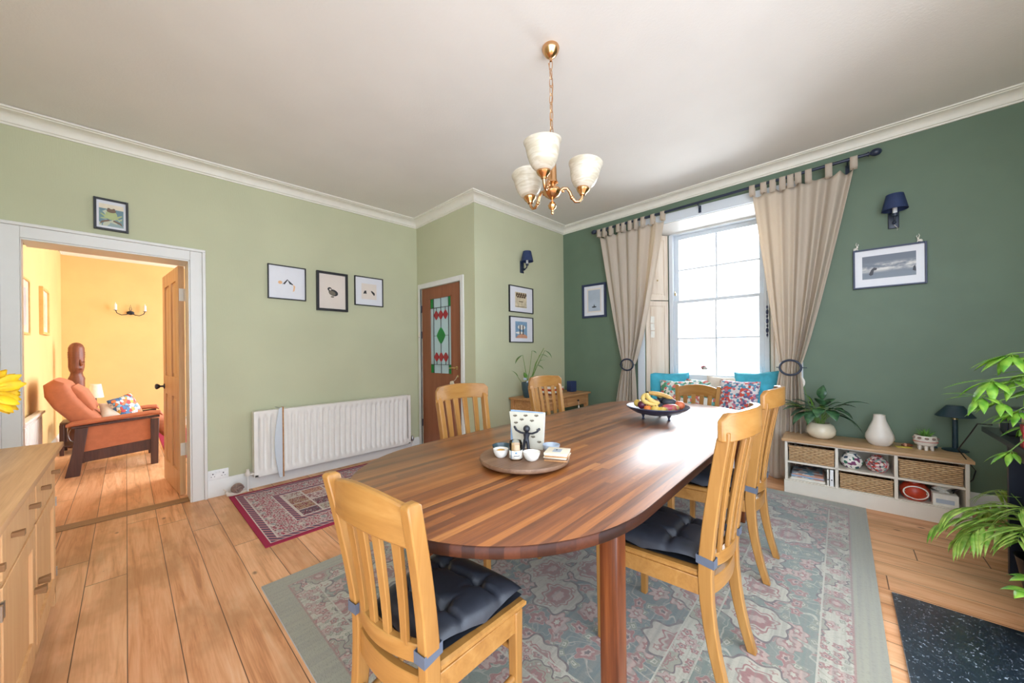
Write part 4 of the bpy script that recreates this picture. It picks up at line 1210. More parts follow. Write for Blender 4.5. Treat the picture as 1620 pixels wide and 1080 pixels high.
def art_heads(t, y):
    rect(t, y, -0.09, 0.09, -0.09, 0.09, 'mount_cream')
    blob(t, y - .001, [(-0.07, -0.03), (-0.055, 0.005), (-0.035, 0.01), (-0.03, -0.03), (-0.045, -0.026)], 'ink_dark')
    blob(t, y - .001, [(0.02, 0.012), (0.04, 0.008), (0.066, -0.012), (0.07, -0.03), (0.06, -0.044), (0.045, -0.026), (0.03, -0.01)], 'ink_dark')


def art_frog(t, y):
    rect(t, y, -0.062, 0.062, -0.085, 0.08, 'paper_cream'); rect(t, y - 0.0006, -0.062, 0.062, -0.085, 0.045, 'lake_print', 'pond')
    y -= 0.002
    blob(t, y, ell(0, 0.0, 0.03, 0.036), 'frog_green', 'frog')
    blob(t, y - .001, ell(0, 0.032, 0.024, 0.014), 'frog_brown', 'frog')
    for s in (-1, 1):
        blob(t, y - .002, ell(s * 0.013, 0.046, 0.007, 0.006, 12), 'frog_brown', 'frog')
        blob(t, y - .001, [(s * 0.02, -0.01), (s * 0.052, 0.008), (s * 0.056, 0.002), (s * 0.03, -0.022), (s * 0.056, -0.026), (s * 0.05, -0.033), (s * 0.014, -0.028)], 'frog_green', 'frog')
        blob(t, y - .001, [(s * 0.012, -0.034), (s * 0.05, -0.052), (s * 0.058, -0.075), (s * 0.04, -0.06), (s * 0.008, -0.045)], 'frog_brown', 'frog')


gL = 'framed prints in a row over the radiator'
picture('black framed print of a crag with orange touches, leftmost over the radiator', (1.096, YL, 1.956), 0, 0.334, 0.335, 0.010, 0.022, 'frame_black', 'mount_white', art_crag, gL)
picture('thick black framed print of a penguin, middle of the three over the radiator', (1.523, YL, 1.916), 0, 0.322, 0.418, 0.024, 0.03, 'frame_black', 'mount_cream', art_penguin, gL)
picture('black framed print with two dark shapes, rightmost over the radiator', (1.934, YL, 1.965), 0, 0.342, 0.336, 0.010, 0.022, 'frame_black', 'mount_white', art_heads, gL)
picture('small black framed picture of a frog above the doorway', (-0.068, YL, 2.31), 0, 0.176, 0.235, 0.014, 0.025, 'frame_black', 'mount_white', art_frog)


def art_sepia(t, y):
    rect(t, y, -0.115, 0.10, -0.10, 0.09, 'sepia_print')
    for k in range(14):
        blob(t, y - .001, ell(-0.09 + k * 0.0135, 0.05 + 0.02 * math.sin(k * 2.1), 0.012, 0.02, 10, k), 'sepia_dark', 'trees')
    rect(t, y - .001, -0.05, 0.035, -0.005, 0.05, 'sepia_print', 'house'); rect(t, y - .0016, -0.05, 0.03, -0.03, -0.02, 'sepia_dark', 'fence'); rect(t, y - .0014, -0.115, 0.10, -0.09, -0.085, 'sepia_dark', 'fence')


def art_tower(t, y):
    rect(t, y, -0.115, 0.105, -0.105, 0.10, 'seascape_print')
    blob(t, y - .0008, ell(0, 0.03, 0.07, 0.03), 'paper', 'cloud'); blob(t, y - .0008, ell(-0.03, -0.04, 0.08, 0.015), 'paper', 'cloud')
    blob(t, y - .001, [(-0.115, -0.105), (-0.07, -0.07), (0.0, -0.05), (0.07, -0.06), (0.105, -0.08), (0.105, -0.105)], 'print_sand', 'shore')
    for x in (-0.03, 0.028): rect(t, y - .0016, x - 0.01, x + 0.01, -0.06, 0.045, 'ink_dark', 'figure'); blob(t, y - .002, ell(x, 0.05, 0.009, 0.01, 10), 'ink_dark', 'figure')


gB2 = 'pair of prints under the wall lamp'
picture('thin black framed sepia landscape print, upper of the pair under the wall lamp', (3.341, YJ, 1.89), 0, 0.448, 0.325, 0.010, 0.022, 'frame_black', 'mount_white', art_sepia, gB2)
picture('thin black framed seaside print with two figures, lower of the pair', (3.340, YJ, 1.518), 0, 0.440, 0.32, 0.010, 0.022, 'frame_black', 'mount_white', art_tower, gB2)


def art_mist(t, y):
    rect(t, y, -0.105, 0.105, -0.155, 0.165, 'mount_cream', 'inner_mount'); rect(t, y - .0006, -0.09, 0.09, -0.14, 0.145, 'mist_print')
    blob(t, y - .0014, ell(0.0, -0.085, 0.035, 0.01), 'bird_print', 'boat'); blob(t, y - .0014, [(-0.01, -0.08), (0.0, -0.045), (0.012, -0.08)], 'bird_print', 'boat')


def art_cloud(t, y):
    rect(t, y, -0.155, 0.155, -0.09, 0.105, 'cloud_print')
    blob(t, y - .001, [(-0.115, -0.05), (-0.10, -0.01), (-0.085, 0.005), (-0.065, 0.0), (-0.07, -0.018), (-0.085, -0.02), (-0.09, -0.055), (-0.105, -0.062)], 'bird_print', 'bird')
    blob(t, y - .001, [(0.135, -0.05), (0.14, -0.02), (0.15, -0.01), (0.155, -0.06)], 'bird_print', 'bird')
picture('navy framed misty seascape on the green wall beside the left curtain', gw(0.491, 0, 1.92), GA, 0.355, 0.455, 0.028, 0.025, 'frame_navy', 'mount_white', art_mist)
picture('navy framed photograph of a cloudy sky with two silver ornaments on top', gw(3.222, 0, 1.924), GA, 0.425, 0.335, 0.012, 0.025, 'frame_navy', 'mount_white', art_cloud)
for s_, lab in ((3.025, 'tiny white hare ornament on the left end of the cloud picture frame'), (3.40, 'tiny white hare ornament on the right end of the cloud picture frame')):
    b = B(); b.ball((0, 0, 0.014), 0.011, 8, (1.3, 0.8, 1)); b.ball((0.012, 0, 0.028), 0.007, 8, (1, 0.8, 1.2)); b.tube([(0.010, 0, 0.033), (0.004, 0, 0.052), (0.008, 0, 0.07)], [0.0025, 0.003, 0.001], 6); b.tube([(0.014, 0, 0.033), (0.02, 0, 0.05), (0.014, 0, 0.06)], [0.0025, 0.003, 0.001], 6); b.tube([(0.012, 0, 0.018), (0.016, 0, 0.0)], 0.003, 6); b.tube([(-0.01, 0, 0.01), (-0.008, 0, 0.0)], 0.004, 6)
    o = obj('hare_ornament', b, 'porcelain'); o.location = gw(s_, 0.012, 1.924 + 0.1675); o.rotation_euler = (0, 0, GA + (PI if s_ > 3.2 else 0)); tag(o, lab, 'ornament')

# ------------------------------------------------------------------ wall lamps with navy shades
def sconce(label, loc, rz):
    t = thing('wall_lamp', label, 'lamp', loc, rz, 'navy shaded wall lamps')
    b = B(); b.bx(-0.032, 0.032, -0.016, 0, -0.075, 0.075, 0.006); obj('backplate', b, 'pole_navy', t)
    b = B(); b.tube([(0, -0.012, -0.02), (0, -0.05, -0.035), (0, -0.085, -0.02), (0, -0.095, 0.015)], 0.007, 10); b.ball((0, -0.05, -0.035), 0.014, 10); b.lathe([(0.006, 0), (0.016, 0.004), (0.018, 0.02), (0.02, 0.026)], (0, -0.095, 0.0), 16); obj('arm', b, 'pole_navy', t)
    b = B(); b.lathe([(0.014, 0), (0.014, 0.045), (0.012, 0.05)], (0, -0.095, 0.026), 16); obj('bulb_holder', b, 'white_plastic', t)
    b = B(); pr = [(0.078, 0.055), (0.050, 0.185)]
    b.lathe([(0.074, 0.055), (0.074, 0.053), (0.077, 0.053), (0.051, 0.178), (0.048, 0.178), (0.073, 0.055)], (0, -0.095, 0), 32, None, False); obj('lamp_shade', b, 'shade_navy', t)
    b = B(); b.tube([(0.0, -0.03, -0.05), (0.02, -0.035, -0.08), (0.018, -0.03, -0.1)], 0.0015, 6); obj('cord', b, 'cream_fabric', t)
    return t
sconce('small wall lamp with a navy shade on the sage wall above two prints', (3.36, YJ, 2.30), 0)
sconce('small wall lamp with a navy shade on the green wall right of the curtain', gw(3.255, 0, 2.31), GA)

# ------------------------------------------------------------------ curtain pole and curtains
def bowl3(c0, c1, r, n=8): pass
PZ = lambda s: 2.806 + (s - 0.6) * 0.0245
POFF = 0.105
t = thing('curtain_pole', 'dark navy curtain pole with ball ends across the window', 'curtain pole', G0, GA)
b = B(); b.tube([(0.60, -POFF, PZ(0.60)), (3.10, -POFF, PZ(3.10))], 0.0135, 12); obj('pole', b, 'pole_navy', t)
for s_, d_ in ((0.60, -1), (3.10, 1)):
    b = B(); b.ball((s_ + d_ * 0.05, -POFF, PZ(s_ + d_ * .05)), 0.03, 14, (1.25, 1, 1)); b.tube([(s_, -POFF, PZ(s_)), (s_ + d_ * 0.008, -POFF, PZ(s_)), (s_ + d_ * 0.012, -POFF, PZ(s_)), (s_ + d_ * 0.02, -POFF, PZ(s_))], [0.02, 0.02, 0.012, 0.012], 12); obj('finial', b, 'pole_navy', t)
for s_ in (0.72, 1.80, 2.98):
    b = B(); b.tube([(s_, 0.0, PZ(s_) - 0.03), (s_, -0.05, PZ(s_) - 0.03), (s_, -POFF, PZ(s_) - 0.016)], 0.007, 8); b.bx(s_ - 0.013, s_ + 0.013, -0.008 - (0.02 if s_ == 1.8 else 0), -(0.02 if s_ == 1.8 else 0), PZ(s_) - 0.085, PZ(s_) - 0.01); obj('bracket', b, 'pole_navy', t)


def curtain(label, t0, t1, q0, q1, b0, b1, zq, tabs, seed, zb=0.012, bulge=0.35, rounded=False):
    """tab-top curtain drawn in at height zq; s ranges at top, at the holdback and at the hem"""
    rnd = random.Random(seed); nu, nv = 150, 70
    ztop = 2.70
    phs = [rnd.uniform(0, 6.28) for _ in range(4)]
    def sx(u, v):
        z = zt(u) + (zb - zt(u)) * v
        if z > zq:
            k = (z - zq) / (ztop - zq); k = max(0, min(1.05, k))
            ea, eb = k ** bulge_l, k ** bulge_r
            lo = q0 + (t0 - q0) * ea; hi = q1 + (t1 - q1) * eb
        else:
            k = 1 - z / zq; e = 1 - (1 - k) ** 2.2
            lo = q0 + (b0 - q0) * e; hi = q1 + (b1 - q1) * e
        return lo + (hi - lo) * u, z, (hi - lo)
    bulge_l, bulge_r = bulge
    zt = lambda u: PZ(t0 + (t1 - t0) * u) - 0.075 - 0.030 * abs(math.sin(PI * (u * (len(tabs) - 1)))) ** 1.0
    def fn(u, v):
        x, z, w = sx(u, v)
        amp = (0.032 + 0.012 * (1 - min(1, w / 0.8))) * (0.75 + 0.35 * math.sin(u * 4 + phs[1]))
        ph = 0.9 * math.sin(u * 5 + phs[0]) + 0.5 * math.sin(v * 3 + phs[1])
        uu = u + 0.035 * math.sin(6.3 * u + phs[3]); y = amp * math.sin(2 * PI * 5.3 * uu + ph) + 0.22 * amp * math.sin(2 * PI * 11 * u + phs[2] + v * 2)
        tie = math.exp(-((z - zq) / 0.14) ** 2)
        y = y * (1 - 0.35 * tie) + 0.012 * tie * math.cos(u * PI * 2)
        return (x + 0.006 * math.sin(9 * u + 4 * v), -POFF + 0.01 + y - 0.012 * tie, z)
    t = thing('curtain', label, 'curtain', G0, GA, 'cream tab-top curtains')
    b = B(); b.grid(nu, nv, fn); obj('drape', b, 'curtain_linen', t, solid=0.0016, angle=80)
    for k in tabs:
        s_ = t0 + (t1 - t0) * k; w_ = 0.024; zp = PZ(s_)
        u_ = k; p = fn(min(1, max(0, u_)), 0)
        b = B(); prof = []
        zl = p[2] - 0.012
        path = [(-POFF - 0.022, zl), (-POFF - 0.02, zp - 0.02)] + [(-POFF - 0.018 * math.cos(a), zp + 0.018 * math.sin(a)) for a in [PI * i / 8 for i in range(9)]] + [(-POFF + 0.02, zp - 0.02), (-POFF + 0.022, zl)]
        b.grid(len(path) - 1, 2, lambda a, c: (p[0] - w_ + 2 * w_ * c, path[int(round(a * (len(path) - 1)))][0], path[int(round(a * (len(path) - 1)))][1]))
        obj('tab', b, 'curtain_linen', t, solid=0.002, angle=80)
    return t
curtain('cream curtain gathered in a ring left of the window', 0.63, 1.42, 0.925, 1.075, 0.80, 1.10, 1.07, [0.0, 0.09, 0.2, 0.33, 0.42, 0.53, 0.62, 0.72, 0.86, 1.0], 3, bulge=(0.85, 0.75))
curtain('cream curtain gathered in a ring right of the window', 2.30, 3.00, 2.495, 2.655, 2.41, 2.70, 1.08, [0.0, 0.12, 0.22, 0.33, 0.42, 0.5, 0.6, 0.78, 1.0], 11, bulge=(0.9, 0.85))
for s_, lab in ((1.003, 'dark ring holdback around the left curtain'), (2.578, 'dark ring holdback around the right curtain')):
    t = thing('curtain_holdback', lab, 'curtain holdback', gw(s_, POFF + 0.045, 1.073), GA, 'dark ring curtain holdbacks')
    b = B(); b.tube([(0.078 * math.cos(a), 0.0, 0.068 * math.sin(a)) for a in [2 * PI * k / 36 for k in range(36)]], 0.0095, 10, closed=True); obj('ring', b, 'pole_navy', t)
    b = B(); b.tube([(-0.105, 0.012, 0), (-0.07, 0.012, 0)], 0.0035, 8); b.tube([(0.07, 0.012, 0), (0.12, 0.012, 0)], 0.0035, 8); obj('rod', b, 'pole_navy', t)

# cards hung by the left shutter, dark hanging ornament by the right one, suncatcher on the pane
b = B()
for k, zc in enumerate((1.62, 1.53, 1.44)):
    b.box((0, 0, zc), (0.05, 0.003, 0.08), Matrix.Rotation(0.06 * (-1) ** k, 3, 'Y'))
b.tube([(0, 0, 1.74), (0, 0, 1.4)], 0.0015, 6)
o = obj('hanging_cards', b, 'paper'); o.location = gw(1.235, -0.075); o.rotation_euler = (0, 0, GA + 0.9); tag(o, 'string of small white cards hanging against the left shutter', 'cards')
b = B()
for k in range(7): b.ball((0.008 * math.sin(k * 2), 0, 1.68 - k * 0.048), 0.022 if k % 2 else 0.015, 8, (1, 0.6, 1.25))
b.tube([(0, 0, 1.85), (0, 0, 1.36)], 0.0015, 6)
o = obj('hanging_ornament', b, 'frame_navy'); o.location = gw(2.37, -0.19); tag(o, 'dark blue string of shapes hanging beside the right curtain', 'ornament')
b = B(); b.ball((0, 0, 0), 0.03, 10, (1, 0.15, 0.85)); b.prism([(0.02, -0.004, -0.01), (0.05, -0.004, 0.01), (0.03, -0.004, -0.03)], (0, 0.004, 0)); b.tube([(-0.03, 0, 0.01), (-0.045, 0, 0.0)], 0.004, 6)
o = obj('window_ornament', b, 'vase_blossom'); o.location = gw(1.745, -0.296, 1.035); o.rotation_euler = (0, 0, GA); tag(o, 'small pinkish bird ornament stuck to the lower window pane', 'ornament')

# ------------------------------------------------------------------ cushions on the window seat
def pillow(label, s_, out, z, w, h, th, tilt, rz, m, back=None, roll=0.0):
    t = thing('scatter_cushion', label, 'cushion', group='cushions on the window seat')
    N = 24
    def fn(u, v, s):
        a, c = u * 2 - 1, v * 2 - 1
        e = max(0.0, (1 - a ** 4) * (1 - c ** 4)); y = s * th / 2 * e ** 0.55
        k = 1 - 0.07 * (1 - abs(a * c)) * max(abs(a), abs(c)) ** 3
        y += 0.004 * math.sin(a * 7 + c * 5) * e
        return (a * w / 2 * k, y, h / 2 + c * h / 2 * k)
    b = B(); b.grid(N, N, lambda u, v: fn(u, v, -1)); b.mi = 1 if back else 0; b.grid(N, N, lambda u, v: fn(u, v, 1))
    bmesh.ops.remove_doubles(b.bm, verts=b.bm.verts, dist=0.0008)
    obj('cover', b, [m] + ([back] if back else []), t, angle=80)
    t.matrix_world = Matrix.Translation(gw(s_, out, z)) @ Matrix.Rotation(GA + rz, 4, 'Z') @ Matrix.Rotation(-tilt, 4, 'X') @ Matrix.Rotation(roll, 4, 'Y')
    return t
SZ = 0.49
pillow('turquoise cushion at the left end of the window seat', 1.42, -0.12, SZ, 0.46, 0.49, 0.15, 0.15, 0.5, 'teal_velvet')
pillow('white cushion with teal and green leaves leaning in front of the left turquoise one', 1.55, 0.02, SZ, 0.38, 0.41, 0.12, 0.2, 0.3, 'pattern_teal_leaf', 'cream_fabric')
pillow('pale patterned cushion in the middle of the window seat', 1.76, -0.14, SZ, 0.36, 0.42, 0.11, 0.15, 0.0, 'pattern_teal_leaf')
pillow('cream cushion with a floral knot right of the middle of the window seat', 1.97, -0.15, SZ, 0.36, 0.46, 0.10, 0.1, -0.1, 'cream_fabric')
pillow('large turquoise cushion at the right end of the window seat', 2.29, -0.07, SZ, 0.44, 0.53, 0.15, 0.15, -0.3, 'teal_velvet', roll=-0.08)
pillow('red and white ladder patterned cushion leaning at the right of the window seat', 2.12, 0.05, SZ, 0.40, 0.44, 0.11, 0.2, -0.3, 'pattern_multi', 'cream_fabric')
# ------------------------------------------------------------------ cream storage bench under the green wall
BS0 = 2.553; BO = 0.425
bench = thing('storage_bench', 'low cream storage bench with oak top along the green wall', 'storage bench', gw(BS0), GA)
W = 1.01; yF = -BO; yB = -0.045; d0, d1 = 0.335, 0.664
b = B(); b.bx(-0.02, W + 0.02, yF - 0.018, yB + 0.005, 0.447, 0.47, 0.003); obj('top', b, 'oak_shelf_top', bench)
b = B(); tk = 0.02
b.bx(-0.006, W + 0.006, yF - 0.008, yB, 0.0, 0.112)
for x in (0.0, d0 - tk / 2, d1 - tk / 2, W - tk): b.bx(x, x + tk, yF, yB, 0.112, 0.447)
b.bx(tk, W - tk, yB - 0.008, yB, 0.112, 0.447)
b.bx(tk, W - tk, yF, yB - 0.008, 0.262, 0.278); b.bx(tk, W - tk, yF, yB - 0.008, 0.436, 0.447)
obj('carcass', b, 'cream_paint', bench, bevel=0.002)
b = B(); b.bx(tk, W - tk, yF + 0.01, yB - 0.01, 0.112, 0.118); obj('bottom_shelf', b, 'cream_paint', bench)


def basket(label, x0, x1, zb, h):
    t = thing('wicker_basket', label, 'basket', gw(BS0 + (x0 + x1) / 2), GA, 'water hyacinth baskets in the bench')
    t.location.z = zb
    w = (x1 - x0); yb, ye = yF + 0.012, yB - 0.02; hw = w / 2
    b = B(); th = 0.012
    b.bx(-hw, hw, yb, yb + th, 0, h, 0.004); b.bx(-hw, hw, ye - th, ye, 0, h); b.bx(-hw, -hw + th, yb + th, ye - th, 0, h); b.bx(hw - th, hw, yb + th, ye - th, 0, h); b.bx(-hw + th, hw - th, yb + th, ye - th, 0, 0.008)
    obj('basket_body', b, 'wicker_hyacinth', t)
    b = B(); b.tube([(-hw, yb + 0.004, h), (hw, yb + 0.004, h), (hw, ye - 0.004, h), (-hw, ye - 0.004, h)], 0.007, 8, closed=True); obj('rim', b, 'wicker_hyacinth', t)
    return t
basket('woven basket in the upper left opening of the cream bench', 0.028, d0 - 0.014, 0.2785, 0.125)
basket('woven basket in the lower middle opening of the cream bench', d0 + 0.018, d1 - 0.014, 0.1185, 0.115)
basket('woven basket in the upper right opening of the cream bench, the widest', d1 + 0.016, W - 0.026, 0.2785, 0.130)


def jar(name, label, s_, out, z, prof, m, cat='vase', scale=1.0, extra=None, group=None, rz=0.0):
    b = B(); b.lathe([(r * scale, h * scale) for r, h in prof], (0, 0, 0), 36)
    t = thing(name, label, cat, gw(s_, out, z), GA + rz, group); obj('body', b, m, t)
    if extra: extra(t)
    return t
GJ = [(0.0, 0.002), (0.035, 0.0), (0.05, 0.012), (0.068, 0.045), (0.066, 0.075), (0.048, 0.1), (0.034, 0.108), (0.033, 0.118), (0.038, 0.122), (0.034, 0.122), (0.029, 0.112), (0.0, 0.11)]
jar('ginger_jar', 'round white jar painted with green leaves and birds on the middle shelf of the bench', BS0 + d0 + 0.09, BO - 0.085, 0.2785, GJ, 'vase_birds', group='painted jars in the bench')
jar('ginger_jar', 'round jar crowded with pink blossom on the middle shelf of the bench', BS0 + d0 + 0.235, BO - 0.085, 0.2785, GJ, 'vase_blossom', group='painted jars in the bench')
# rust red oval jar with a painted panel
def imari(t):
    b = B(); b.tube([(0.062 * math.cos(a), -0.058 - 0.006 * abs(math.sin(a)), 0.062 + 0.045 * math.sin(a)) for a in [2 * PI * k / 30 for k in range(30)]], 0.004, 8, closed=True); obj('panel_rim', b, 'porcelain', t)
    pb_ = B(); pb_.ball((0, -0.048, 0.062), 0.06, 14, (1, 0.32, 0.74)); obj('painted_panel', pb_, 'vase_imari', t)
jar('oval_jar', 'rust red oval jar with a painted white panel in the lower right opening', BS0 + d1 + 0.10, BO - 0.085, 0.1185, [(0.0, 0.001), (0.05, 0.0), (0.066, 0.015), (0.078, 0.05), (0.076, 0.08), (0.056, 0.112), (0.036, 0.12), (0.034, 0.128), (0.0, 0.128)], 'terracotta', extra=imari)
# tissue box with tissue
t = thing('tissue_box', 'white tissue box with a pulled-up tissue in the lower right opening', 'tissue box', gw(BS0 + d1 + 0.235, BO - 0.07, 0.1185), GA)
b = B(); b.bx(-0.055, 0.065, -0.055, 0.055, 0, 0.085, 0.003); obj('box', b, 'paper', t)
b = B()
b.grid(10, 8, lambda u, v: ((u - 0.5) * 0.085 * (0.4 + v) + 0.014 * math.sin(v * 9), 0.018 * math.sin(u * 12 + v * 3) * (0.3 + v), 0.084 + v * 0.058 - 0.02 * abs(u - 0.5)))
obj('tissue', b, 'paper', t, solid=0.0008, angle=90)
b = B(); b.bx(-0.04, 0.045, -0.0562, -0.055, 0.02, 0.05); obj('printed_band', b, 'mist_print', t)
# magazines, binders
for k in range(6):
    b = B(); w_, d_ = 0.23 - 0.006 * k, 0.29; b.bx(-w_ / 2, w_ / 2, -0.14, 0.15, 0, 0.0095, 0.001)
    o = obj('magazine', b, ['paper', 'cream_paint', 'magazine_cover', 'paper_blue', 'print_sand', 'magazine_cover'][k], None); o.location = gw(BS0 + 0.148 + 0.004 * math.sin(k * 2), BO - 0.17, 0.1185 + k * 0.0098); o.rotation_euler = (0, 0, GA + 0.03 * math.sin(k * 3))
    tag(o, ['magazine at the very bottom of the pile in the lower left opening', 'cream magazine second from the bottom of the pile in the bench', 'colourful magazine third from the bottom of the pile in the bench', 'bluish magazine fourth from the bottom of the pile in the bench', 'pinkish magazine just under the top one of the pile in the bench', 'grey and blue covered magazine on top of the pile in the bench'][k], 'magazine', 'magazines in the lower left opening')
for k, (x, m_, lab) in enumerate(((0.281, 'paper', 'slim white folder leaning beside the magazine pile in the bench'), (0.303, 'white_plastic', 'white ring binder standing right of the magazine pile in the bench'))):
    t = thing('ring_binder' if k else 'paper_folder', lab, 'binder', gw(BS0 + x, BO - 0.012, 0.1185), GA)
    b = B(); b.bx(-0.006 - 0.004 * k, 0.006 + 0.006 * k, 0, 0.24, 0, 0.132, 0.001); obj('cover', b, m_, t)
    b = B(); b.ball((0.001, 0, 0.05), 0.005, 8, (1, 0.2, 1)); obj('finger_hole', b, 'ink_dark', t)

# ------------------------------------------------------------------ leaves and plants
def leaf(b, base, tip, w, droop=0.2, fold=0.25, n=7, up=Vector((0, 0, 1)), shape=0.9):
    base = Vector(base); tip = Vector(tip); d = tip - base; L = d.length
    side = d.cross(up)
    if side.length < 1e-5: side = Vector((1, 0, 0))
    side.normalize(); nrm = side.cross(d).normalized()
    Lf, C, R = [], [], []
    for i in range(n + 1):
        s = i / n; c = base + d * s + nrm * (droop * L * (4 * s * (1 - s)) * 0.5)
        ww = w * max(0.02, math.sin(PI * min(1, 0.04 + s ** shape * 0.96)))
        Lf.append(b.bm.verts.new(c - side * ww + nrm * ww * fold)); C.append(b.bm.verts.new(c)); R.append(b.bm.verts.new(c + side * ww + nrm * ww * fold))
    for i in range(n):
        for A_, B_ in ((Lf, C), (C, R)):
            f = b.bm.faces.new((A_[i], A_[i + 1], B_[i + 1], B_[i])); f.material_index = b.mi


rp = random.Random(21)
# peace lily in a round cream pot on the bench
t = thing('potted_peace_lily', 'peace lily in a round cream pot at the left end of the bench', 'plant', gw(2.79, 0.23, 0.47), GA)
b = B(); b.lathe([(0.0, 0.001), (0.05, 0.0), (0.075, 0.012), (0.098, 0.045), (0.1, 0.075), (0.085, 0.115), (0.062, 0.132), (0.058, 0.132), (0.07, 0.11), (0.0, 0.1)], (0, 0, 0), 40); obj('pot', b, 'stoneware_cream', t)
b = B(); b.lathe([(0.0, 0.112), (0.07, 0.112)], (0, 0, 0), 24); obj('soil', b, 'soil', t)
bl = B(); bs_ = B()
spec = [(-0.34, -0.10, 0.28), (-0.25, -0.16, 0.22), (-0.3, 0.02, 0.24), (-0.18, -0.2, 0.1), (-0.2, -0.05, 0.30), (-0.12, -0.02, 0.36), (-0.03, -0.06, 0.33), (0.02, 0.02, 0.44), (0.06, -0.08, 0.31), (0.14, -0.04, 0.30), (0.22, -0.02, 0.27), (0.30, 0.03, 0.30), (0.2, -0.1, 0.18), (0.22, 0.02, 0.1), (0.1, -0.18, 0.16), (-0.02, -0.2, 0.18), (-0.08, -0.22, 0.12), (-0.1, 0.05, 0.28), (0.1, 0.08, 0.32), (0.15, -0.14, 0.24), (0.26, -0.03, 0.06), (-0.2, -0.12, 0.16), (0.04, -0.14, 0.27), (-0.14, -0.1, 0.25)]
for i, (x, y, z) in enumerate(spec):
    tip = Vector((x, y, z + 0.02)); root = Vector((rp.uniform(-.02, .02), rp.uniform(-.02, .02), 0.11))
    mid = root + (tip - root) * 0.38 + Vector((0, 0, 0.09 + 0.03 * (z < 0.2)))
    bs_.tube([root, root + (mid - root) * 0.5 + Vector((0, 0, 0.015)), mid], 0.0024, 6)
    leaf(bl, mid, tip, 0.034 + 0.01 * rp.random(), 0.25, 0.18)
obj('foliage', bl, 'leaf_dark', t, solid=0.0008, angle=90); obj('stems', bs_, 'stem_green', t)
bf = B(); bs_ = B(); bs_.tube([(-0.03, 0, 0.11), (-0.08, 0, 0.3), (-0.115, -0.02, 0.46)], 0.0022, 6); leaf(bf, (-0.115, -0.02, 0.44), (-0.135, -0.03, 0.545), 0.02, 0.1, 0.5)
fl = obj('flower', bf, 'porcelain', t, solid=0.0008); obj('flower_stem', bs_, 'stem_green', fl)
bl = B(); leaf(bl, (-0.06, -0.03, 0.26), (-0.1, -0.04, 0.38), 0.02); leaf(bl, (-0.1, -0.06, 0.24), (-0.26, -0.09, 0.27), 0.028, 0.3); leaf(bl, (-0.05, -0.06, 0.22), (0.03, -0.09, 0.29), 0.02, 0.2); obj('young_leaves', bl, 'leaf_bright', t, solid=0.0008, angle=90)

# vase, footed planter, lamp, note
b = B(); b.lathe([(0.0, 0.001), (0.05, 0.0), (0.066, 0.012), (0.085, 0.055), (0.082, 0.085), (0.06, 0.145), (0.04, 0.196), (0.0345, 0.232), (0.035, 0.243), (0.030, 0.243), (0.028, 0.22), (0.0, 0.21)], (0, 0, 0), 40)
o = obj('vase', b, 'stoneware_white'); o.location = gw(3.145, 0.24, 0.47); tag(o, 'tall cream teardrop vase in the middle of the bench top', 'vase')
t = thing('footed_planter', 'small white face planter on stubby legs with a spiky succulent', 'plant', gw(3.39, 0.21, 0.47), GA)
b = B(); b.lathe([(0.0, 0.03), (0.03, 0.03), (0.055, 0.04), (0.064, 0.065), (0.062, 0.095), (0.055, 0.108), (0.05, 0.108), (0.055, 0.09), (0.0, 0.085)], (0, 0, 0), 36); obj('pot', b, 'stoneware_white', t)
for a in (0.5, 1.6, 2.6, 3.7, 4.7, 5.8):
    b = B(); x, y = 0.036 * math.cos(a), 0.036 * math.sin(a); b.tube([(x * .9, y * .9, 0.045), (x, y, 0.012), (x * 1.02, y * 1.02, 0.0)], [0.012, 0.010, 0.009], 10); obj('foot', b, 'stoneware_white', t)
b = B()
for k in range(5):
    a = -PI / 2 + (k - 2) * 0.62; x, y = 0.0605 * math.cos(a), 0.0605 * math.sin(a); b.ball((x, y, 0.092), 0.012, 8, (1, 1, 0.75))
obj('brown_scallops', b, 'snail_shell', t)
b = B()
for k in range(26):
    a = -PI / 2 + (k - 13) * 0.11; b.ball((0.0642 * math.cos(a), 0.0642 * math.sin(a), 0.066), 0.003, 5)
obj('bead_band', b, 'terracotta', t)
b = B()
for k in range(44):
    a = rp.uniform(0, 6.28); e = rp.uniform(0.35, 1.45); L = rp.uniform(0.055, 0.085); leaf(b, (0.012 * math.cos(a), 0.012 * math.sin(a), 0.088), (math.cos(a) * math.cos(e) * L, math.sin(a) * math.cos(e) * L, 0.09 + math.sin(e) * L), 0.005, 0.05, 0.4, 3)
obj('succulent', b, 'leaf_mid', t, solid=0.0008, angle=90)
t = thing('table_lamp', 'dark teal table lamp with a conical metal shade on the right end of the bench', 'lamp', gw(3.55, 0.115, 0.47), GA)
b = B(); b.lathe([(0.0, 0.001), (0.066, 0.0), (0.068, 0.006), (0.045, 0.014), (0.024, 0.02), (0.0, 0.02)], (0, 0, 0), 32); obj('base', b, 'lamp_teal', t)
b = B(); b.lathe([(0.016, 0.018), (0.0145, 0.235), (0.0, 0.235)], (0, 0, 0), 20); obj('stem', b, 'lamp_teal', t)
b = B(); b.lathe([(0.015, 0.235), (0.015, 0.243), (0.011, 0.245), (0.011, 0.262), (0.0, 0.263)], (0, 0, 0), 20); obj('collar', b, 'brass_pale', t)
b = B(); b.lathe([(0.1, 0.257), (0.101, 0.259), (0.042, 0.338), (0.0, 0.341), (0.0, 0.337), (0.04, 0.334), (0.098, 0.257)], (0, 0, 0), 40, None, False); obj('lamp_shade', b, 'lamp_teal', t)
b = B(); b.box((0, 0, 0.003), (0.085, 0.045, 0.004), None, 0.001)
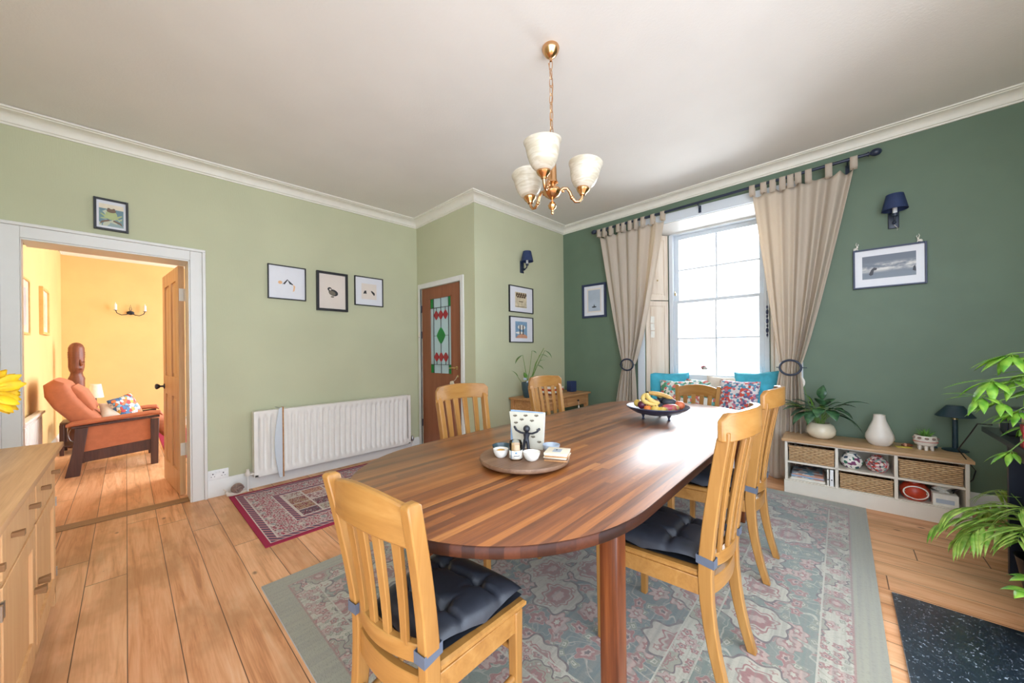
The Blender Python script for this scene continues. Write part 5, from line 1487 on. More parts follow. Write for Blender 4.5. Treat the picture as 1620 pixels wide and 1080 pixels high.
o = obj('yellow_note', b, 'note_yellow'); o.location = gw(3.275, 0.225, 0.47); o.rotation_euler = (0, 0, GA + 0.25); tag(o, 'yellow paper note lying between the vase and the planter', 'note')
t = thing('glasses_case', 'small dark glasses case with a patterned band beside the yellow note', 'case', gw(3.30, 0.185, 0.47), GA + 0.35)
b = B(); b.ball((0, 0, 0.014), 0.014, 10, (2.6, 1, 1)); obj('case', b, 'carved_wood', t)
b = B(); b.ball((-0.012, 0, 0.0145), 0.0145, 10, (0.9, 1.02, 1.0)); obj('band', b, 'print_sand', t)
b = B(); b.bx(0, 0.035, -0.03, 0.03, 0, 0.014, 0.003); o = obj('phone_charger', b, 'lamp_teal'); o.location = gw(3.43, 0.085, 0.47); o.rotation_euler = (0, 0, GA); tag(o, 'small flat dark box behind the footed planter', 'box')

# ------------------------------------------------------------------ black alcove unit at the right edge, with speaker, cards and plants
UX1 = 3.60; UY1 = -0.635
t = thing('black_unit', 'glossy black unit running out of the right edge behind the plants', 'cabinet', (UX1, UY1, 0))
b = B(); b.bx(-1.25, 0.0, -0.5, 0.0, 0.725, 0.755, 0.002); obj('top', b, 'black_plastic', t)
b = B(); b.bx(-0.34, -0.31, -0.48, -0.03, 0, 0.725); obj('side_panel', b, 'iron_black', t, bevel=0.002)
b = B(); b.bx(-1.25, -0.34, -0.5, -0.48, 0, 0.725); obj('back_panel', b, 'iron_black', t)
b = B(); b.bx(-1.25, -0.34, -0.47, -0.03, 0.66, 0.725); obj('drawer_front', b, 'iron_black', t, bevel=0.002)
b = B(); b.bx(-1.25, -1.22, -0.48, -0.03, 0, 0.66); obj('side_panel', b, 'iron_black', t, bevel=0.002)
t = thing('speaker', 'small black cube speaker on the black unit at the right edge', 'speaker', (3.37, -0.745, 0.755))
b = B(); b.bx(-0.07, 0.07, -0.07, 0.07, 0, 0.15, 0.006); obj('cabinet', b, 'black_plastic', t)
b = B(); b.bx(-0.06, 0.06, 0.07, 0.074, 0.01, 0.14, 0.001); obj('grille', b, 'iron_black', t)
b = B(); b.ball((0, 0, 0.03), 0.022, 10, (0.8, 0.8, 1.4)); b.ball((0, 0.0, 0.068), 0.013, 8); b.ball((0.012, 0, 0.084), 0.007, 6)
o = obj('silver_figurine', b, 'mount_cream'); o.location = (3.505, -0.70, 0.755); tag(o, 'tiny pale figurine beside the black speaker', 'figurine')
for k, (x, y, w, h, m_, lab) in enumerate(((3.05, -0.69, 0.075, 0.15, 'card_cream', 'cream and gold card box on the black unit at the right edge'), (2.97, -0.665, 0.05, 0.11, 'card_red', 'red box at the very right edge on the black unit'))):
    t = thing('card_box', lab, 'box', (x, y, 0.755)); b = B(); b.bx(-w / 2, w / 2, -0.04, 0.02, 0, h, 0.001); obj('box', b, m_, t)
    b = B(); b.bx(-w / 2 + 0.008, w / 2 - 0.008, 0.02, 0.0205, 0.02, h * 0.6); obj('printed_label', b, 'vase_imari', t)
b = B(); b.tube([(3.52, -0.66, 0.78), (3.60, -0.62, 0.768), (3.64, -0.6, 0.70), (3.85, -0.58, 0.55), (4.0, -0.66, 0.42), (4.12, -0.70, 0.36), (3.96, -0.66, 0.33), (3.98, -0.58, 0.22), (4.1, -0.56, 0.1)], 0.0035, 8)
tag(obj('power_cable', b, 'cable_black'), 'black cable looping down from the speaker beside the green wall', 'cable')

# umbrella tree: palmate leaf clusters reaching in from the right
t = thing('umbrella_tree', 'umbrella tree with bright green leaf clusters reaching in from the right', 'plant', (2.92, -0.95, 0.755))
b = B(); b.lathe([(0.0, 0.001), (0.07, 0.0), (0.1, 0.16), (0.095, 0.16), (0.08, 0.14), (0.0, 0.13)], (0, 0, 0), 28); obj('pot', b, 'glaze_slate', t)
b = B(); b.lathe([(0.0, 0.145), (0.085, 0.145)], (0, 0, 0), 20); obj('soil', b, 'soil', t)

rp = random.Random(5); bl = B(); bs_ = B(); O = Vector((2.88, -0.90, 0.755)); bs_.tube([(0, 0, 0.14), (0.01, 0.02, 0.3), (0.0, 0.05, 0.46)], [0.011, 0.009, 0.007], 8)
cl = [(2.90, -0.56, 1.215, 1.0), (2.965, -0.62, 1.20, 0.8), (2.835, -0.49, 1.09, 1.0), (2.92, -0.575, 1.085, 0.9), (2.80, -0.455, 1.01, 0.85), (2.865, -0.52, 0.985, 0.8), (2.93, -0.59, 0.94, 0.8), (2.99, -0.66, 1.05, 0.9), (2.96, -0.64, 1.13, 0.8), (2.91, -0.56, 0.74, 0.7), (2.98, -0.64, 0.87, 0.8), (3.03, -0.75, 1.16, 0.9), (2.80, -0.72, 1.12, 1.0), (2.70, -0.8, 1.0, 1.0), (2.95, -0.95, 1.25, 1.0)]
for (x, y, z, k) in cl:
    c = Vector((x, y, z)) - O; st = Vector((0, 0.03, 0.30 + 0.15 * rp.random()))
    mid = (st + c) / 2 + Vector((0, 0, 0.05)); bs_.tube([st, mid, c], [0.004, 0.0035, 0.0025], 6)
    out = (c - st); out.z = 0; out.normalize(); a0 = math.atan2(out.y, out.x)
    for j in range(7):
        a = a0 + (j - 3) * 0.62 + rp.uniform(-.1, .1); L = 0.145 * k * (1 - 0.12 * abs(j - 3)) * rp.uniform(0.9, 1.1); dz = rp.uniform(-1.5, -0.3)
        if j == 3: dz += 0.3
        dv = Vector((math.cos(a), math.sin(a), dz)).normalized(); base = c + dv * 0.018
        bs_.tube([c, base], 0.0015, 5); leaf(bl, base, c + dv * (L + 0.02), 0.018 * k, 0.12, 0.12, 6, shape=0.8)
obj('foliage', bl, 'leaf_bright', t, solid=0.0006, angle=90); obj('stems', bs_, 'stem_green', t)

# parlour palm in front of the black unit
t = thing('parlour_palm', 'arching palm with thin bright fronds in a dark pot at the lower right', 'plant', (3.03, -0.74, 0.0))
b = B(); b.lathe([(0.0, 0.001), (0.075, 0.0), (0.105, 0.19), (0.11, 0.2), (0.1, 0.2), (0.09, 0.17), (0.0, 0.165)], (0, 0, 0), 28); obj('pot', b, 'black_plastic', t)
b = B(); b.lathe([(0.0, 0.172), (0.088, 0.172)], (0, 0, 0), 20); obj('soil', b, 'soil', t)
bl = B(); bs_ = B(); O = Vector((3.0, -0.70, 0))
fr = [((3.08, -0.40, 0.33), 0.50), ((3.15, -0.47, 0.24), 0.46), ((3.24, -0.52, 0.33), 0.52), ((3.0, -0.42, 0.22), 0.42), ((3.10, -0.36, 0.24), 0.44), ((3.34, -0.60, 0.42), 0.55), ((2.90, -0.45, 0.30), 0.46), ((2.75, -0.55, 0.36), 0.5), ((3.30, -0.66, 0.30), 0.46), ((2.88, -0.58, 0.45), 0.55), ((3.15, -0.55, 0.36), 0.48)]
for (tp, hz) in fr:
    tp = Vector(tp) - O; r0 = Vector((0.02 * tp.x, 0.02 * tp.y, 0.17)); top = Vector((tp.x * 0.55, tp.y * 0.55, hz)); P_ = []
    for j in range(15):
        s = j / 14; P_.append(r0 * (1 - s) ** 2 + top * 2 * s * (1 - s) + tp * s * s)
    bs_.tube(P_, [0.0032 - 0.0022 * j / 14 for j in range(15)], 6)
    for j in (4, 6, 8, 10, 12, 13, 14):
        d = (P_[min(j + 1, 14)] - P_[j - 1]).normalized(); sd = d.cross(Vector((0, 0, 1))).normalized()
        L = 0.2 * (1 - 0.45 * abs(j - 9) / 6)
        for s in (-1, 1):
            dv = (d * 0.75 + sd * s * 0.75 + Vector((0, 0, -0.42 + rp.uniform(-.12, .12)))).normalized()
            q = P_[j]; m_ = q + dv * L * 0.55; e2 = m_ + (dv + Vector((0, 0, -0.9))).normalized() * L * 0.5
            leaf(bl, q, e2, 0.0105, 0.2, 0.12, 7, shape=0.7)
obj('foliage', bl, 'leaf_palm', t, solid=0.0005, angle=90); obj('stems', bs_, 'stem_green', t)

# a bright leafy houseplant just entering at the bottom right corner
t = thing('trailing_houseplant', 'bright leafy plant just showing at the right edge above the marble hearth', 'plant', (2.53, -0.69, 0.012))
b = B(); b.lathe([(0.0, 0.001), (0.05, 0.0), (0.065, 0.11), (0.055, 0.11), (0.05, 0.09), (0.0, 0.085)], (0, 0, 0), 24); obj('pot', b, 'glaze_slate', t)
bl = B(); bs_ = B(); O = Vector((2.42, -0.56, 0.012))
for (x, y, z) in [(2.225, -0.46, 0.275), (2.20, -0.44, 0.235), (2.25, -0.40, 0.30), (2.30, -0.50, 0.34), (2.38, -0.44, 0.3), (2.46, -0.5, 0.33)]:
    c = Vector((x, y, z)) - O; bs_.tube([(0, 0, 0.08), (c.x * 0.5, c.y * 0.5, c.z + 0.02), c], 0.0025, 6)
    for j in range(3):
        a = math.atan2(c.y, c.x) + (j - 1) * 0.8; dv = Vector((math.cos(a), math.sin(a), -0.25)).normalized(); leaf(bl, c, c + dv * 0.075, 0.019, 0.2, 0.2, 6)
obj('foliage', bl, 'leaf_bright', t, solid=0.0006, angle=90); obj('stems', bs_, 'stem_green', t)
# ------------------------------------------------------------------ things on the dining table
LS = (1.205, 1.045); LZ = 0.785
t = thing('lazy_susan', 'round dark wooden turntable in the middle of the dining table', 'turntable', (LS[0], LS[1], TZ))
b = B(); b.lathe([(0.0, 0.0), (0.1, 0.0), (0.1, 0.012), (0.0, 0.012)], (0, 0, 0), 36); obj('base', b, 'susan_wood', t)
b = B(); b.lathe([(0.0, 0.012), (0.185, 0.012), (0.198, 0.02), (0.2, 0.028), (0.197, 0.035), (0.0, 0.035)], (0, 0, 0), 64); obj('tray', b, 'susan_wood', t)

FA = math.atan2(1.022 - 1.212, 1.331 - 1.272)     # direction of the leaflet front, left to right
def bowl(name, label, x, y, r, h, m, group=None):
    b = B(); b.lathe([(0.0, 0.001), (r * 0.5, 0.0), (r * 0.8, h * 0.25), (r * 0.97, h * 0.75), (r, h), (r * 0.95, h), (r * 0.9, h * 0.72), (r * 0.7, h * 0.3), (0.0, h * 0.15)], (0, 0, 0), 32)
    o = obj(name, b, m); o.location = (x, y, LZ); return tag(o, label, 'bowl', group)
gbw = 'small white bowls on the turntable'
bowl('small_bowl', 'small white bowl with brown inside, left of the glass jar', 1.120, 1.108, 0.034, 0.036, 'porcelain', gbw)
bowl('small_bowl', 'small empty white bowl between the glass jar and the coasters', 1.172, 0.975, 0.037, 0.037, 'porcelain', gbw)
bowl('slate_dish', 'dark slate blue dish at the back left of the turntable', 1.185, 1.165, 0.046, 0.03, 'glaze_slate')
bowl('pale_dish', 'pale glass dish behind the coasters and the leaflet', 1.325, 0.985, 0.040, 0.036, 'mist_print')
b = B(); b.ball((0, 0, 0.02), 0.022, 8, (1, 1, 0.5)); o = obj('nuts', b, 'banana_ripe'); o.location = (1.12, 1.108, LZ + 0.004); o['kind'] = 'stuff'; tag(o, 'brown contents of the left small white bowl', 'food')
t = thing('glass_jar', 'small glass jar with a white and blue label and orange contents', 'jar', (1.138, 1.035, LZ))
b = B(); b.lathe([(0.026, 0.002), (0.028, 0.006), (0.028, 0.075), (0.025, 0.08), (0.0235, 0.08), (0.026, 0.073), (0.026, 0.008), (0.0, 0.004)], (0, 0, 0), 28); obj('glass', b, 'jar_glass', t)
b = B(); b.lathe([(0.0, 0.005), (0.0255, 0.005), (0.0255, 0.066), (0.0, 0.068)], (0, 0, 0), 24); obj('contents', b, 'print_orange', t)
b = B(); fr_ = -2.3
b.grid(16, 1, lambda u, v: (0.0286 * math.cos(fr_ + (u - 0.5) * 3.2), 0.0286 * math.sin(fr_ + (u - 0.5) * 3.2), 0.008 + v * 0.034)); lb = obj('paper_label', b, 'paper', t, solid=0.0003)
b = B(); b.grid(3, 1, lambda u, v: (0.029 * math.cos(fr_ - 0.9 + u * 0.14), 0.029 * math.sin(fr_ - 0.9 + u * 0.14), 0.008 + v * 0.034)); b.grid(4, 1, lambda u, v: (0.029 * math.cos(fr_ - 0.2 + u * 0.3), 0.029 * math.sin(fr_ - 0.2 + u * 0.3), 0.03 + v * 0.008))
obj('blue_print', b, 'seascape_print', t, solid=0.0003)
b = B(); b.grid(10, 1, lambda u, v: (0.029 * math.cos(fr_ - 0.4 + u * 0.9), 0.029 * math.sin(fr_ - 0.4 + u * 0.9), 0.02 + v * 0.0025)); obj('label_text', b, 'ink_dark', t, solid=0.0003)
# booklets printed with bees, held up by a figure
t = thing('booklet', 'cream booklet with a scatter of printed bees standing on the turntable', 'booklet', (1.300, 1.118, LZ), FA)
lean = 0.10
def bk(x, z, y=0.0): return (x + 0.012 * (z / 0.2) * (x < -0.03) * -1.0, y - 0.0 + z * lean, z)
b = B(); b.rings([[bk(-0.085, z_, y_) for z_, y_ in ((0, 0), (0, 0.004), (0.168, 0.004), (0.168, 0))], [bk(-0.02, z_, y_) for z_, y_ in ((0, 0), (0, 0.004), (0.168, 0.004), (0.168, 0))], [bk(0.088, z_, y_) for z_, y_ in ((0, 0), (0, 0.004), (0.168, 0.004), (0.168, 0))]])
for v in b.bm.verts:
    if v.co.x < -0.08: v.co.x = -0.062 - 0.032 * min(1, v.co.z / 0.12)
obj('cover', b, 'jacket_bee_book', t)
b = B()
for (x, z) in [(-0.062, 0.148), (-0.006, 0.152), (0.05, 0.155), (-0.026, 0.132), (0.028, 0.13), (-0.056, 0.115), (0.062, 0.09), (0.036, 0.055), (0.068, 0.034)]:
    p = bk(x, z)
    for (dx, dz, r) in ((0, 0, 0.0058), (0.007, 0.002, 0.005), (-0.007, 0.001, 0.0038)): b.ball((x + dx, p[1] - 0.0005, z + dz), r, 6, (1, 0.12, 0.8))
    for q in (-1, 1): b.box((x + q * 0.003, p[1] - 0.0008, z + 0.006), (0.0012, 0.0006, 0.008), Matrix.Rotation(q * 0.6, 3, 'Y'))
obj('printed_bees', b, 'print_brown', t)
for k, (dy, dx, m_, lab) in enumerate(((0.008, -0.004, 'paper_blue', 'pale blue booklet standing directly behind the bee booklet'), (0.014, 0.002, 'paper', 'white booklet at the back of the upright set on the turntable'))):
    b = B(); y_ = dy
    b.rings([[(-0.08 + dx, y_, 0), (-0.08 + dx, y_ + 0.004, 0), (0.084 + dx, y_ + 0.004, 0), (0.084 + dx, y_, 0)], [(-0.088 + dx, y_ + 0.0215, 0.174), (-0.088 + dx, y_ + 0.0255, 0.174), (0.086 + dx, y_ + 0.0255, 0.170), (0.086 + dx, y_ + 0.0215, 0.170)]])
    o = obj('booklet', b, m_); o.location = t.location; o.rotation_euler = (0, 0, FA); tag(o, lab, 'booklet')
t = thing('figurine', 'dark metal figurine with raised arms in front of the bee booklet', 'figurine', (1.278, 1.092, LZ), FA)
b = B()
for s in (-1, 1): b.tube([(s * 0.013, -0.012, 0.0), (s * 0.014, -0.012, 0.01), (s * 0.009, -0.008, 0.055), (s * 0.005, -0.006, 0.085)], [0.0085, 0.007, 0.0075, 0.009], 10)
b.tube([(0, -0.006, 0.075), (0, -0.004, 0.10), (0, 0.0, 0.13), (0, 0.0, 0.142)], [0.013, 0.012, 0.017, 0.008], 12)
for s in (-1, 1): b.tube([(s * 0.006, 0.0, 0.13), (s * 0.03, -0.002, 0.134), (s * 0.052, -0.002, 0.15), (s * 0.062, 0.0, 0.172), (s * 0.064, 0.002, 0.18)], [0.008, 0.0075, 0.0065, 0.006, 0.004], 10)
for v in b.bm.verts: v.co.z *= 0.6
b.ball((0, 0.0, 0.1), 0.0165, 12)
obj('body', b, 'bronze_dark', t)
for k in range(6):
    b = B(); b.box((0, 0, 0.003), (0.098, 0.098, 0.0055), None, 0.0015); o = obj('coaster', b, ['wood_c', 'susan_wood', 'paper_cream', 'antique_pine', 'paper_cream', 'paper_cream'][k].replace('wood_c', 'antique_pine'))
    o.location = (1.262, 0.905, LZ + k * 0.0058); o.rotation_euler = (0, 0, 0.45 + 0.08 * math.sin(k * 2.4))
    tag(o, ['wooden coaster at the bottom of the stack on the turntable', 'dark coaster second from the bottom of the stack', 'cream coaster third from the bottom of the stack', 'brown coaster fourth from the bottom of the stack', 'cream coaster just below the top of the stack', 'cream coaster with a small picture on top of the stack'][k], 'coaster', 'stacked square coasters')
b = B(); b.box((0, 0, 0.0061), (0.05, 0.036, 0.0006)); pi_ = obj('printed_picture', b, 'mist_print', o)
b = B(); b.box((0.008, 0.004, 0.0066), (0.012, 0.006, 0.0004)); obj('printed_motif', b, 'ink_dark', o)

# fruit bowl
FB = Vector((2.615, 0.985, TZ))
t = thing('fruit_bowl', 'wide dark footed dish of fruit at the window end of the table', 'bowl', FB)
b = B(); b.lathe([(0.0, 0.03), (0.08, 0.032), (0.15, 0.048), (0.2, 0.076), (0.215, 0.09), (0.213, 0.095), (0.195, 0.084), (0.14, 0.057), (0.07, 0.043), (0.0, 0.04)], (0, 0, 0), 56); obj('dish', b, 'bowl_slate', t)
for a in (0.35, 2.45, 4.55):
    b = B(); x, y = 0.1 * math.cos(a + 1.9), 0.1 * math.sin(a + 1.9); b.lathe([(0.007, 0), (0.012, 0.004), (0.006, 0.012), (0.009, 0.024), (0.016, 0.038)], (x, y, 0), 12); obj('foot', b, 'bowl_slate', t)
R_ = Vector((0.6786, -0.7345, 0)); F_ = Vector((0.7345, 0.6786, 0))     # rightwards and away from the viewer across the table


def fruit(name, label, cat, a, f, z, r, sc, m, rz=0.0, stalk=True):
    """a along R_, f along F_, from the dish centre"""
    p = FB + R_ * a + F_ * f + Vector((0, 0, z)); Mr = Matrix.Rotation(math.atan2(R_.y, R_.x) + rz, 3, 'Z')
    t = thing(name, label, cat, p, 0)
    b = B(); prof = []
    for k in range(15):
        q = PI * k / 14; rr = r * math.sin(q); zz = -r * math.cos(q); dim = 1 - 0.16 * math.exp(-((q - PI) / 0.35) ** 2)
        prof.append((rr, zz * dim))
    M3 = Mr @ Matrix.Diagonal(sc)
    b.lathe(prof, (0, 0, 0), 22, M3); obj('flesh', b, m, t)
    if stalk:
        b = B(); tp = M3 @ Vector((0, 0, r * 0.84)); b.tube([tp, tp + Vector((0.002, 0, 0.008))], 0.0018, 6); obj('stalk', b, 'soil', t)
    return t
fruit('plum', 'dark red plum at the left side of the fruit dish', 'plum', -0.118, -0.02, 0.105, 0.030, (1, 1, 1), 'plum_skin')
fruit('plum', 'plum red apple nestled under the bananas in the dish', 'apple', -0.03, -0.03, 0.118, 0.034, (1, 1, 0.95), 'plum_skin').name = 'apple'
fruit('apple', 'yellow apple peeping up behind the dark plum at the left', 'apple', -0.122, 0.05, 0.108, 0.030, (1, 1, 0.95), 'apple_yellow')
fruit('clementine', 'small bright orange at the front left of the dish', 'orange', -0.102, -0.085, 0.088, 0.026, (1, 1, 0.92), 'orange_peel')
fruit('apple', 'yellow apple at the front of the dish beside the small orange', 'apple', -0.06, -0.115, 0.086, 0.030, (1.05, 1, 0.92), 'apple_yellow')
fruit('apple', 'golden apple at the front of the dish touching the mango', 'apple', -0.018, -0.125, 0.082, 0.027, (1, 1, 0.95), 'apple_yellow')
fruit('mango', 'large red and green mango lying at the front of the dish', 'mango', 0.045, -0.11, 0.092, 0.038, (1.75, 1, 0.88), 'plum_mango' if 'plum_mango' in MATS else 'satsuma_peel', 0.1, False)
fruit('satsuma', 'orange satsuma at the right side of the dish', 'orange', 0.135, -0.055, 0.105, 0.036, (1, 1, 0.9), 'satsuma_peel')
fruit('satsuma', 'satsuma at the back right of the dish', 'orange', 0.12, 0.03, 0.11, 0.034, (1, 1, 0.9), 'satsuma_peel')
fruit('avocado', 'dark avocado resting against the bananas above the mango', 'avocado', 0.075, -0.03, 0.122, 0.032, (1.55, 0.95, 0.95), 'avocado_skin', -0.2)
fruit('avocado', 'round dark avocado at the back of the dish', 'avocado', 0.06, 0.06, 0.142, 0.035, (1, 1, 1.1), 'avocado_skin', 0.4)
t = thing('banana_bunch', 'bunch of yellow bananas lying on top of the other fruit', 'bananas', FB + Vector((0, 0, 0)))
for k, (m_, pts) in enumerate((('banana_skin', [(-0.07, 0.0, 0.185), (-0.105, -0.02, 0.168), (-0.115, -0.035, 0.14), (-0.09, -0.055, 0.122), (-0.05, -0.075, 0.112), (-0.028, -0.085, 0.112)]),
                               ('banana_skin', [(-0.07, 0.0, 0.185), (-0.085, -0.03, 0.172), (-0.075, -0.055, 0.15), (-0.045, -0.07, 0.13), (-0.012, -0.075, 0.122)]),
                               ('banana_ripe', [(-0.07, 0.0, 0.185), (-0.03, -0.005, 0.185), (0.02, -0.01, 0.178), (0.07, -0.02, 0.16), (0.105, -0.03, 0.135)]),
                               ('banana_skin', [(-0.07, 0.01, 0.185), (-0.02, 0.03, 0.182), (0.03, 0.04, 0.165), (0.06, 0.04, 0.145)]))):
    P_ = [R_ * a + F_ * f + Vector((0, 0, z)) for a, f, z in pts]; Q = []
    for j in range(len(P_) - 1):
        for s in (0, 0.33, 0.66):
            p0 = P_[max(j - 1, 0)]; p1 = P_[j]; p2 = P_[j + 1]; p3 = P_[min(j + 2, len(P_) - 1)]
            Q.append(0.5 * ((2 * p1) + (p2 - p0) * s + (2 * p0 - 5 * p1 + 4 * p2 - p3) * s * s + (3 * p1 - p0 - 3 * p2 + p3) * s ** 3))
    Q.append(P_[-1]); n = len(Q)
    b = B(); b.tube(Q, [0.005 if j == 0 else (0.016 * min(1, 0.35 + j * 0.28) * (0.35 if j == n - 1 else 0.75 if j == n - 2 else 1)) for j in range(n)], 7)
    obj('banana', b, m_, t, angle=60)
b = B(); b.ball(R_ * -0.07 + Vector((0, 0, 0.19)), 0.010, 8, (1.2, 1, 1)); obj('bunch_stem', b, 'soil', t)

# ------------------------------------------------------------------ small antique side table with its things
TX0, TX1, TY0, TY1, TH = 3.10, 4.17, 2.47, 2.905, 0.705
t = thing('side_table', 'small antique pine side table with two drawers in the far corner', 'table', (TX0, TY0, 0))
LX, LY = TX1 - TX0, TY1 - TY0
b = B(); b.bx(-0.02, LX + 0.02, -0.02, LY, TH - 0.022, TH, 0.004); obj('top', b, 'antique_pine', t)
b = B(); b.bx(0.02, LX - 0.02, 0.012, LY - 0.02, TH - 0.15, TH - 0.022); obj('carcass', b, 'antique_pine', t, bevel=0.002)
for x in (0.025, LX - 0.025):
    for y in (0.03, LY - 0.03):
        b = B(); b.post([(x, y, 0, 0.03, 0.03), (x, y, TH - 0.15, 0.045, 0.045), (x, y, TH - 0.022, 0.045, 0.045)]); obj('leg', b, 'antique_pine', t, bevel=0.002)
for i in range(2):
    x0 = 0.055 + i * (LX / 2 - 0.02); x1 = x0 + LX / 2 - 0.09
    b = B(); b.bx(x0, x1, 0.006, 0.02, TH - 0.135, TH - 0.04, 0.002); dr = obj('drawer', b, 'antique_pine', t)
    b = B(); xm = (x0 + x1) / 2; b.lathe([(0.006, 0), (0.006, 0.01), (0.013, 0.016), (0.012, 0.024), (0.0, 0.027)], (xm, 0.006, TH - 0.085), 14, Matrix.Rotation(PI / 2, 3, 'X')); obj('knob', b, 'bronze_dark', dr)
for i, (x, m_, lab) in enumerate(((0.055 + (LX / 2 - 0.09) / 2, 'card_red', 'red key fob hanging from the left drawer knob of the side table'), (0.055 + LX / 2 - 0.02 + (LX / 2 - 0.09) / 2, 'porcelain', 'white heart shaped fob hanging from the right drawer knob of the side table'))):
    b = B(); b.tube([(0, 0, 0), (0.002, -0.003, -0.05)], 0.0018, 6); b.ball((0.002, -0.003, -0.075), 0.018, 8, (0.9, 0.3, 1.25)); o = obj('key_fob', b, m_); o.location = (TX0 + x, TY0 - 0.014, TH - 0.095); tag(o, lab, 'key fob', None)
# potted plant
PX, PY = 3.22, 2.72
t = thing('potted_houseplant', 'tall thin-stemmed plant in a dark teal pot on the side table', 'plant', (PX, PY, TH))
b = B(); b.lathe([(0.0, 0.001), (0.05, 0.0), (0.06, 0.02), (0.075, 0.1), (0.08, 0.165), (0.08, 0.18), (0.074, 0.18), (0.07, 0.16), (0.0, 0.15)], (0, 0, 0), 32); obj('pot', b, 'glaze_slate', t)
b = B(); b.lathe([(0.0, 0.16), (0.07, 0.16)], (0, 0, 0), 20); obj('soil', b, 'soil', t)
bl = B(); bs_ = B()
Rr, Fr = R_, F_
def sp(a, z, f=0.0): return Rr * a + Fr * f + Vector((0, 0, z))
for (a, z, ta, tz, w, f) in [(-0.06, 0.50, -0.15, 0.40, 0.028, 0), (0.20, 0.55, 0.28, 0.46, 0.03, 0.0), (0.14, 0.50, 0.24, 0.47, 0.03, 0.02), (0.10, 0.38, 0.18, 0.33, 0.028, -0.02), (0.05, 0.55, 0.10, 0.52, 0.02, 0.02), (-0.12, 0.24, -0.20, 0.32, 0.018, 0), (0.13, 0.42, 0.20, 0.44, 0.02, 0), (0.02, 0.20, 0.07, 0.27, 0.025, -0.03), (-0.03, 0.22, -0.05, 0.30, 0.02, -0.03)]:
    bs_.tube([sp(rp.uniform(-.02, .02), 0.15), sp(a * 0.45, z * 0.6, f), sp(a, z, f)], [0.004, 0.0035, 0.0022], 6); leaf(bl, sp(a, z, f), sp(ta, tz, f - 0.02), w * 1.7, 0.2, 0.1)
bs_.tube([sp(0.02, 0.15), sp(0.09, 0.4), sp(0.19, 0.58)], [0.006, 0.005, 0.003], 7)
obj('foliage', bl, 'leaf_mid', t, solid=0.0008, angle=90); obj('stems', bs_, 'stem_green', t)
b = B(); b.prism([sp(-0.055, 0.21, -0.05), sp(-0.02, 0.21, -0.05), sp(-0.02, 0.235, -0.05), sp(-0.055, 0.235, -0.05)], F_ * 0.001); b.prism([sp(-0.03, 0.15, -0.05), sp(-0.01, 0.15, -0.05), sp(0.0, 0.2, -0.05), sp(-0.02, 0.2, -0.05)], F_ * 0.001); obj('plant_tags', b, 'mist_print', t)
b = B(); b.box((0, 0, 0.07), (0.095, 0.09, 0.14), None, 0.006); o = obj('speaker_box', b, 'shade_navy'); o.location = (4.05, 2.66, TH); o.rotation_euler = (0, 0, -0.2); tag(o, 'dark blue cube speaker on the right end of the side table', 'speaker')
for k in range(4):
    b = B(); b.bx(-0.12, 0.12, -0.085, 0.085, 0, 0.024, 0.002); o = obj('book', b, ['carved_wood', 'paper', 'terracotta', 'mount_cream'][k]); o.location = (3.62 + 0.01 * k, 2.68, TH + k * 0.0245); o.rotation_euler = (0, 0, 0.06 * math.sin(k * 2)); tag(o, ['brown book at the bottom of the pile on the side table', 'white book second from the bottom of the pile on the side table', 'rust coloured book third from the bottom of the pile on the side table', 'pale book on top of the pile on the side table'][k], 'book', 'books piled on the side table')

# ------------------------------------------------------------------ chandelier
CHX, CHY = 1.657, 1.206; CZ = cz(CHX, CHY)
t = thing('chandelier', 'three-armed brass chandelier with marbled glass shades hanging on a chain', 'chandelier', (CHX, CHY, CZ))
b = B(); b.lathe([(0.048, 0.0), (0.05, -0.008), (0.046, -0.022), (0.034, -0.042), (0.02, -0.055), (0.008, -0.062), (0.006, -0.078), (0.0, -0.08)], (0, 0, 0), 32); obj('ceiling_rose', b, 'brass', t)
zb = -0.555; zt_ = -0.078
b = B(); nl = 10; ll = (zt_ - zb) / nl
for k in range(nl):
    zc = zt_ - ll * (k + 0.5); q = k % 2; pts = []
    for j in range(14):
        a = 2 * PI * j / 14; x = 0.0105 * math.cos(a); z = ll * 0.62 * math.copysign(abs(math.sin(a)) ** 0.7, math.sin(a))
        pts.append((x if q else 0, 0 if q else x, zc + z))
    b.tube(pts, 0.0021, 6, closed=True)
obj('chain', b, 'brass', t)
b = B(); b.tube([(0.016 * math.sin(s * 9), 0.016 * math.cos(s * 7), zt_ + (zb - zt_) * s) for s in [j / 30 for j in range(31)]], 0.0022, 6); obj('flex', b, 'brass', t)
b = B(); b.lathe([(0.0, -0.550), (0.006, -0.555), (0.01, -0.585), (0.014, -0.635), (0.024, -0.660), (0.026, -0.695), (0.028, -0.755), (0.036, -0.775), (0.02, -0.785), (0.022, -0.795), (0.048, -0.810), (0.052, -0.825), (0.04, -0.847), (0.018, -0.861), (0.006, -0.869), (0.006, -0.877), (0.016, -0.885), (0.024, -0.901), (0.02, -0.917), (0.008, -0.927), (0.006, -0.935), (0.009, -0.941), (0.006, -0.950), (0.0, -0.953)], (0, 0, 0), 32); obj('column', b, 'brass', t)
fa = math.atan2(-F_.y, -F_.x) - 0.35
